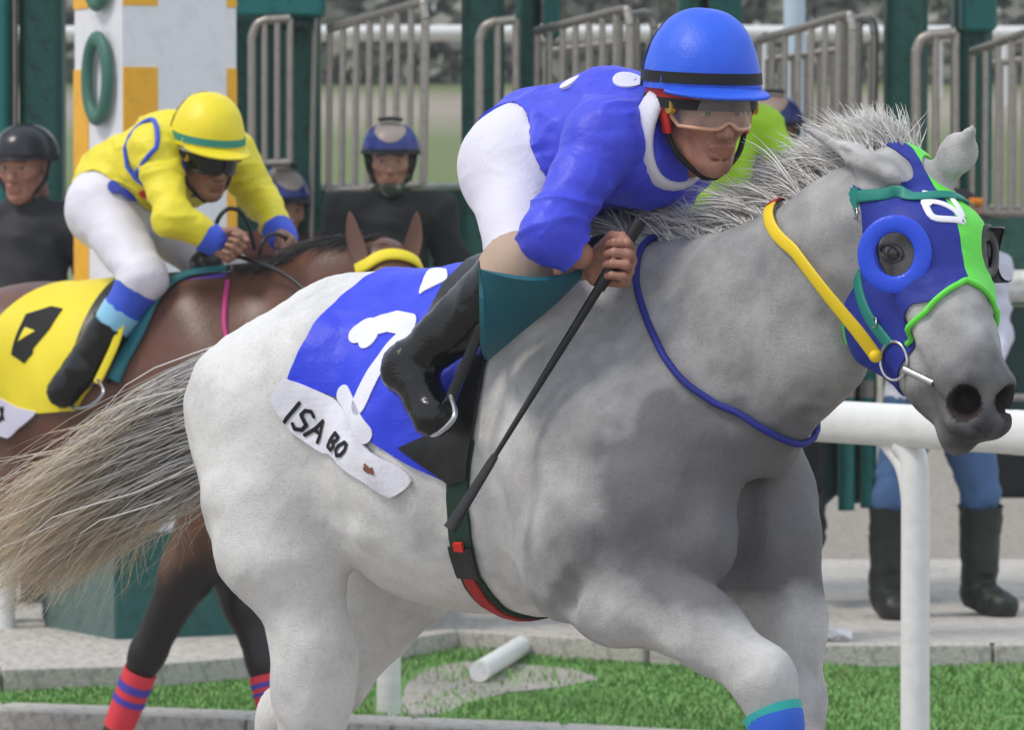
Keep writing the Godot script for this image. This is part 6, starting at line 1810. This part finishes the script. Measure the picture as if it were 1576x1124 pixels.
func background(rng: RandomNumberGenerator) -> void:
	# far rails across the infield
	var white := mat(Color(0.88, 0.88, 0.88), 0.6)
	for f in [[45.0, 0.06, "nearest"], [52.0, 0.07, "middle"], [60.0, 0.09, "farthest"]]:
		var d: float = f[0]
		var y0 := lerpf(2.64, 3.2, (d - 45.0) / 15.0)
		var rl := thing("far_rail", "%s of the white rails crossing the infield beyond the gate" % f[2], "rail", Vector3(0, y0, -d), 0.0, "far white rails")
		part("rail", tube(PackedVector3Array([Vector3(-14, 0.75, 0), Vector3(0, 0.78, 0), Vector3(14, 0.75, 0)]), f[1], f[1], 8), white, rl)
		for k in 11:
			part("post", tube(PackedVector3Array([Vector3(-12.4 + 2.5 * k, -0.3, 0), Vector3(-12.4 + 2.5 * k, 0.75, 0)]), 0.05, 0.05, 6), white, rl)
	var pole := thing("pole", "pale grey pole rising behind the gate beside the blue cap", "pole", Vector3(1.69, 1.855, -30))
	part("pole", tube(PackedVector3Array([Vector3(0, -2.5, 0), Vector3(0, 4.0, 0)]), 0.07, 0.06, 14), mat(Color(0.72, 0.78, 0.84), 0.5), pole)
	# hedge of leaf clumps
	var trees := [Color(0.3, 0.3, 0.25), Color(0.33, 0.325, 0.275), Color(0.37, 0.36, 0.315), Color(0.28, 0.275, 0.23)]
	for k in 9:
		var h := thing("hedge_tree", "%s dull green tree of the row behind the far rails" % ["first", "second", "third", "fourth", "fifth", "sixth", "seventh", "eighth", "last"][k] + " from the left", "tree", Vector3(-10.5 + 2.6 * k, 3.6, -70.0 + rng.randf_range(-1, 1)), 0.0, "trees behind the far rails")
		var v := PackedVector3Array(); var n := PackedVector3Array(); var t := PackedInt32Array(); var c := PackedColorArray()
		for i in 5200:
			var p := Vector3(rng.randfn() * 0.95, 0, rng.randfn() * 0.6)
			p.y = rng.randf_range(0.1, 5.2) + 0.4 * n3(Vector3(p.x + k * 3.0, p.z, 0), 1.2)
			var s := rng.randf_range(0.09, 0.22)
			var d := Vector3(rng.randfn(), rng.randfn() + 0.5, rng.randfn()).normalized()
			var e := d.cross(Vector3(rng.randfn(), rng.randfn(), rng.randfn())).normalized()
			var q := d.cross(e)
			var b := v.size()
			v.append_array(PackedVector3Array([p + e * s, p + q * s * 0.6, p - e * s, p - q * s * 0.6]))
			var col: Color = trees[rng.randi() % 4]
			for z in 4: n.append(d); c.append(col)
			t.append_array(PackedInt32Array([b, b + 2, b + 1, b, b + 3, b + 2]))
		part("crown", {"v": v, "n": n, "t": t, "c": c}, vmat(0.8), h)
		part("trunk", tube(PackedVector3Array([Vector3(0, -0.3, 0), Vector3(0.05, 1.2, 0), Vector3(0, 2.6, 0)]), 0.16, 0.06, 8), mat(Color(0.2, 0.16, 0.12), 0.9), h)

# ---------------------------------------------------------------- gate crew
func crew(called_label: String, at: Vector3, turn: float, head_turn: float, J: Dictionary, top: Color, legs: Color, boots: Color, skin: Color, size := 1.0, head_tilt := -0.1) -> Array:
	var p := thing("person", called_label, "person", at, turn)
	p.scale = Vector3.ONE * size
	var h := human(J, 0.017)
	var hx := Transform3D(Basis(Vector3.UP, head_turn) * Basis(Vector3(0, 0, 1), head_tilt), (J.N as Vector3) + Vector3(0.03, 0.12, 0))
	part("body", bare(h, hx, hands_for(J, open_hand), skin), vmat(0.5), p)
	part("jacket", garment(h, SHIRT, 0.014, 0.016, 4.0), sheet_mat(top, 0.75, 0.15), p)
	part("trousers", garment(h, TROUSERS if boots.a > 0.9 else {"pelvis": [0.05, 0.05], "lower": [0.06, -0.04], "thigh0": [0.1, 0.1], "thigh1": [0.1, 0.1], "shin0": [0.12, -0.2], "shin1": [0.12, -0.2]}, 0.012, 0.014, 4.0), sheet_mat(legs, 0.85, 0.1), p)
	for i in 2: part("boot", garment(h, {"shin%d" % i: [-0.02 if boots.a < 0.9 else -0.2, 0.25 if boots.a < 0.9 else 0.1], "foot%d" % i: [0.1, 0.1]}, 0.03, 0.008, 6.0), mat(Color(boots.r, boots.g, boots.b), 0.5, 0.3, 8.0, 0.5), p)
	return [p, hx, h]

func safety_helmet(p: Node3D, hx: Transform3D, c: Color, top := Color(0, 0, 0, 0)) -> void:
	var r := Vector3(0.125, 0.115, 0.112)
	var hel := part("helmet", m_xf(dome(r, 0.03, 0.1), hx), mat(c, 0.25), p)
	part("rim", m_xf(band(r, 0.03, 0.1, -0.012, 0.006, 0.003), hx), mat(Color(0.03, 0.03, 0.035), 0.4), hel)
	part("peak", m_xf(peak(r, 0.03, 0.1, 0.025, 0.006), hx), mat(Color(0.03, 0.03, 0.035), 0.4), hel)
	if top.a > 0.5:
		var m := dome(r * 1.02, 0.03, 0.1)
		var k := PackedFloat32Array()
		for i in m.v.size(): k.append(0.062 - Vector2(m.v[i].x - 0.06, m.v[i].z).length() + (m.v[i].y - 0.12) * 0.3)
		part("vent_panel", m_skirt(m_xf(m_clip(m_sub(m), k) if false else m_clip(m, k), hx), 0.004), mat(top, 0.4), hel)
		part("vent", m_xf(tube(PackedVector3Array([Vector3(0.03, 0.155, 0.045), Vector3(0.035, 0.16, 0.0), Vector3(0.03, 0.155, -0.045)]), 0.016, 0.016, 8, Vector3.UP, 0.5), hx), mat(Color(0.05, 0.05, 0.06), 0.5), hel)
	for s in [1.0, -1.0]:
		part("strap", m_xf(tube(curve([Vector3(0.01, 0.03, 0.1 * s), Vector3(0.025, -0.05, 0.082 * s), Vector3(0.055, -0.118, 0.02 * s), Vector3(0.056, -0.12, 0)], 4), 0.006, 0.006, 6), hx), mat(Color(0.05, 0.05, 0.05), 0.7), hel)

func bystanders() -> void:
	var y0 := 0.12
	# left: dark jacket, black helmet
	var a := crew("gate attendant in dark jacket and black helmet left of the marker pillar", Vector3(-1.885, 0.12, -19.48), deg_to_rad(-90) - 0.15, -0.2, standing(HANG), Color(0.16, 0.16, 0.18), Color(0.12, 0.12, 0.13), Color(0.16, 0.16, 0.17), SKIN[2], 1.14)
	safety_helmet(a[0], a[1], Color(0.1, 0.1, 0.13))
	part("badge", m_xf(tube(PackedVector3Array([Vector3(0.13, 1.08, 0.0), Vector3(0.135, 1.0, 0.0)]), 0.03, 0.03, 12, Vector3(1, 0, 0), 0.25), Transform3D()), mat(Color(0.72, 0.12, 0.1), 0.6), a[0])
	# middle: black jacket, blue helmet, camouflage snood
	var b := crew("gate attendant in black jacket and blue helmet above the grey horse's back", Vector3(-0.464, 0.36, -19.2), deg_to_rad(-90), 0.0, standing(HANG), Color(0.055, 0.055, 0.07), Color(0.1, 0.1, 0.11), Color(0.1, 0.1, 0.1), SKIN[0], 1.0)
	safety_helmet(b[0], b[1], Color(0.13, 0.2, 0.5), Color(0.6, 0.55, 0.52))
	snood(b[0], b[1])
	# behind the yellow jockey's arm
	var c := crew("gate attendant in blue helmet half hidden by the yellow jockey's arm", Vector3(-0.995, 0.12, -20.56), deg_to_rad(-90) + 0.5, 0.0, standing(HANG, Vector3(0.05, -0.14, 0)), Color(0.3, 0.13, 0.1), Color(0.1, 0.1, 0.11), Color(0.1, 0.1, 0.1), SKIN[0], 1.14)
	safety_helmet(c[0], c[1], Color(0.13, 0.2, 0.5), Color(0.6, 0.55, 0.52))
	# right of the blue jockey
	var d := crew("gate attendant in blue helmet between the blue jockey and the grey mane", Vector3(1.069, 0.12, -20.35) + Vector3(0, 0.24, 0), deg_to_rad(-90) - 0.2, 0.0, standing(HANG), Color(0.07, 0.07, 0.08), Color(0.1, 0.1, 0.11), Color(0.1, 0.1, 0.1), SKIN[0], 1.08)
	safety_helmet(d[0], d[1], Color(0.12, 0.17, 0.42), Color(0.58, 0.5, 0.46))
	# lime shirt, leaning forward from a step
	var step := thing("mounting_step", "steel step behind the grey horse's shoulder", "step", Vector3(Vector3(0.7304, 0.5721, -18.6).x, 0.12, -18.6))
	part("tread", box(Vector3(-0.04, 0.515, 0), Vector3(0.6, 0.05, 0.5), 0.008), mat(Color(0.4, 0.4, 0.4), 0.5, 0, 8, 0, 0.5), step)
	for q in [[-1, -1], [1, -1], [1, 1], [-1, 1]]:
		part("leg", tube(PackedVector3Array([Vector3(0.26 * q[0] - 0.04, 0.0, 0.2 * q[1]), Vector3(0.26 * q[0] - 0.04, 0.49, 0.2 * q[1])]), 0.018, 0.018, 8), mat(Color(0.4, 0.4, 0.4), 0.5, 0, 8, 0, 0.5), step)
	var Jl := standing([Vector3(0.1, 1.14, 0.3), Vector3(0.3, 1.02, 0.2), Vector3(0.18, 1.2, -0.3), Vector3(0.4, 1.1, -0.34)], Vector3(0.1, 0.02, 0))
	var l := crew("person in lime green shirt behind the blue jockey's face", Vector3(Vector3(0.7836, 0.5721, -18.6).x - 0.06, 0.66, -18.6), deg_to_rad(-90) + 0.35, 0.0, Jl, Color(0.62, 0.8, 0.12), Color(0.5, 0.5, 0.5), Color(0.1, 0.1, 0.1), SKIN[0])
	safety_helmet(l[0], l[1], Color(0.13, 0.2, 0.5))
	# man in jeans and rubber boots by the rail
	var Jm := standing([Vector3(0.0, 1.08, 0.24), Vector3(0.16, 0.92, 0.16), Vector3(0.05, 1.1, -0.24), Vector3(0.25, 1.0, -0.12)], Vector3(0.02, 0.0, -0.07), 0.19)
	var m := crew("person in blue jeans, camouflage boots and dark cap behind the grey horse's muzzle", Vector3(1.675, 0.12, -19.8), deg_to_rad(-90) + 0.35, 0.4, Jm, Color(0.8, 0.8, 0.86), Color(0.27, 0.39, 0.56), Color(0.13, 0.15, 0.13, 0.5), SKIN[3])
	var cap := part("cap", m_xf(dome(Vector3(0.112, 0.1, 0.095), 0.035, 0.05), m[1]), mat(Color(0.07, 0.07, 0.08), 0.8), m[0])
	part("peak", m_xf(peak(Vector3(0.112, 0.1, 0.095), 0.035, 0.05, 0.075, 0.005, 0.9), m[1]), mat(Color(0.07, 0.07, 0.08), 0.8), cap)
	part("patch", m_xf(tube(PackedVector3Array([Vector3(0.09, 0.09, 0.03), Vector3(0.095, 0.088, -0.02)]), 0.018, 0.018, 8), m[1]), mat(Color(0.85, 0.5, 0.1), 0.7), cap)

func snood(p: Node3D, hx: Transform3D) -> void:
	var ck := PackedFloat32Array(); ck.resize(hd.v.size())
	for i in hd.v.size():
		var q: Vector3 = hd.v[i]
		ck[i] = maxf(0.035 - q.x - maxf(0.0, q.y) * 0.1, -0.085 - q.y)
		if q.y > 0.06: ck[i] = -0.02
	var m := m_clip(hd, ck)
	for i in m.v.size(): m.v[i] += m.n[i] * (0.012 + 0.008 * n3(m.v[i], 14.0)) 
	m = m_normals(m)
	var c := PackedColorArray()
	for i in m.v.size():
		var w := n3(m.v[i], 22.0)
		c.append(Color(0.035, 0.045, 0.035) if w < 0.1 else (Color(0.1, 0.11, 0.085) if w < 0.35 else Color(0.3, 0.3, 0.28)))
	m["c"] = c
	part("snood", m_xfc(m, hx), vmat(0.85), p)

func _ready() -> void:
	var t0 := Time.get_ticks_msec()
	# ------------------------------------------------ camera, sky, sun, exposure
	var cam := Camera3D.new()
	cam.position = Vector3(0, 1.66, 0)
	cam.rotation.x = -0.0275256
	cam.fov = 8.349
	cam.near = 0.5
	cam.far = 400.0
	var lens := CameraAttributesPhysical.new()
	lens.frustum_focal_length = 164.4
	lens.frustum_focus_distance = 9.7
	lens.exposure_aperture = 11.0
	cam.attributes = lens
	add_child(cam)
	cam.current = true
	var env := Environment.new()
	env.background_mode = Environment.BG_SKY
	var sm := ProceduralSkyMaterial.new()
	sm.sky_top_color = Color(0.80, 0.84, 0.90); sm.sky_horizon_color = Color(0.88, 0.89, 0.90)
	sm.ground_bottom_color = Color(0.45, 0.43, 0.4); sm.ground_horizon_color = Color(0.8, 0.8, 0.79)
	sm.sky_curve = 0.2
	sm.sun_angle_max = 0.0
	var sky := Sky.new(); sky.sky_material = sm
	env.sky = sky
	env.tonemap_mode = Environment.TONE_MAPPER_LINEAR
	env.tonemap_exposure = 1.35
	env.fog_enabled = true; env.fog_density = 0.0012; env.fog_light_color = Color(0.85, 0.87, 0.88)
	env.sdfgi_enabled = true; env.ssao_enabled = true; env.ssil_enabled = true
	var we := WorldEnvironment.new(); we.environment = env
	add_child(we)
	var sun := DirectionalLight3D.new()
	sun.light_energy = 0.45
	sun.light_angular_distance = 14.0
	sun.light_color = Color(1, 0.97, 0.93)
	sun.shadow_enabled = true
	add_child(sun)
	sun.look_at_from_position(Vector3(-6, 9, 2.5), Vector3.ZERO)
	nz.noise_type = FastNoiseLite.TYPE_SIMPLEX_SMOOTH
	nz.frequency = 0.01; nz.fractal_octaves = 2
	build_all()
	print("built in ms ", Time.get_ticks_msec() - t0)

func build_all() -> void:
	place()
	print("place ", Time.get_ticks_msec())
	grey_field(); gm = relief(gf.mesh(), 0.008, 4.0)
	grey_head_field(); hm = relief(hf.mesh(), 0.003, 9.0)
	head_template(); fist = hand_template(1.0); open_hand = hand_template(0.25)
	grey_horse()
	jockey_blue()
	print("grey ", Time.get_ticks_msec())
	bay_horse()
	jockey_yellow()
	print("bay ", Time.get_ticks_msec())
	bystanders()
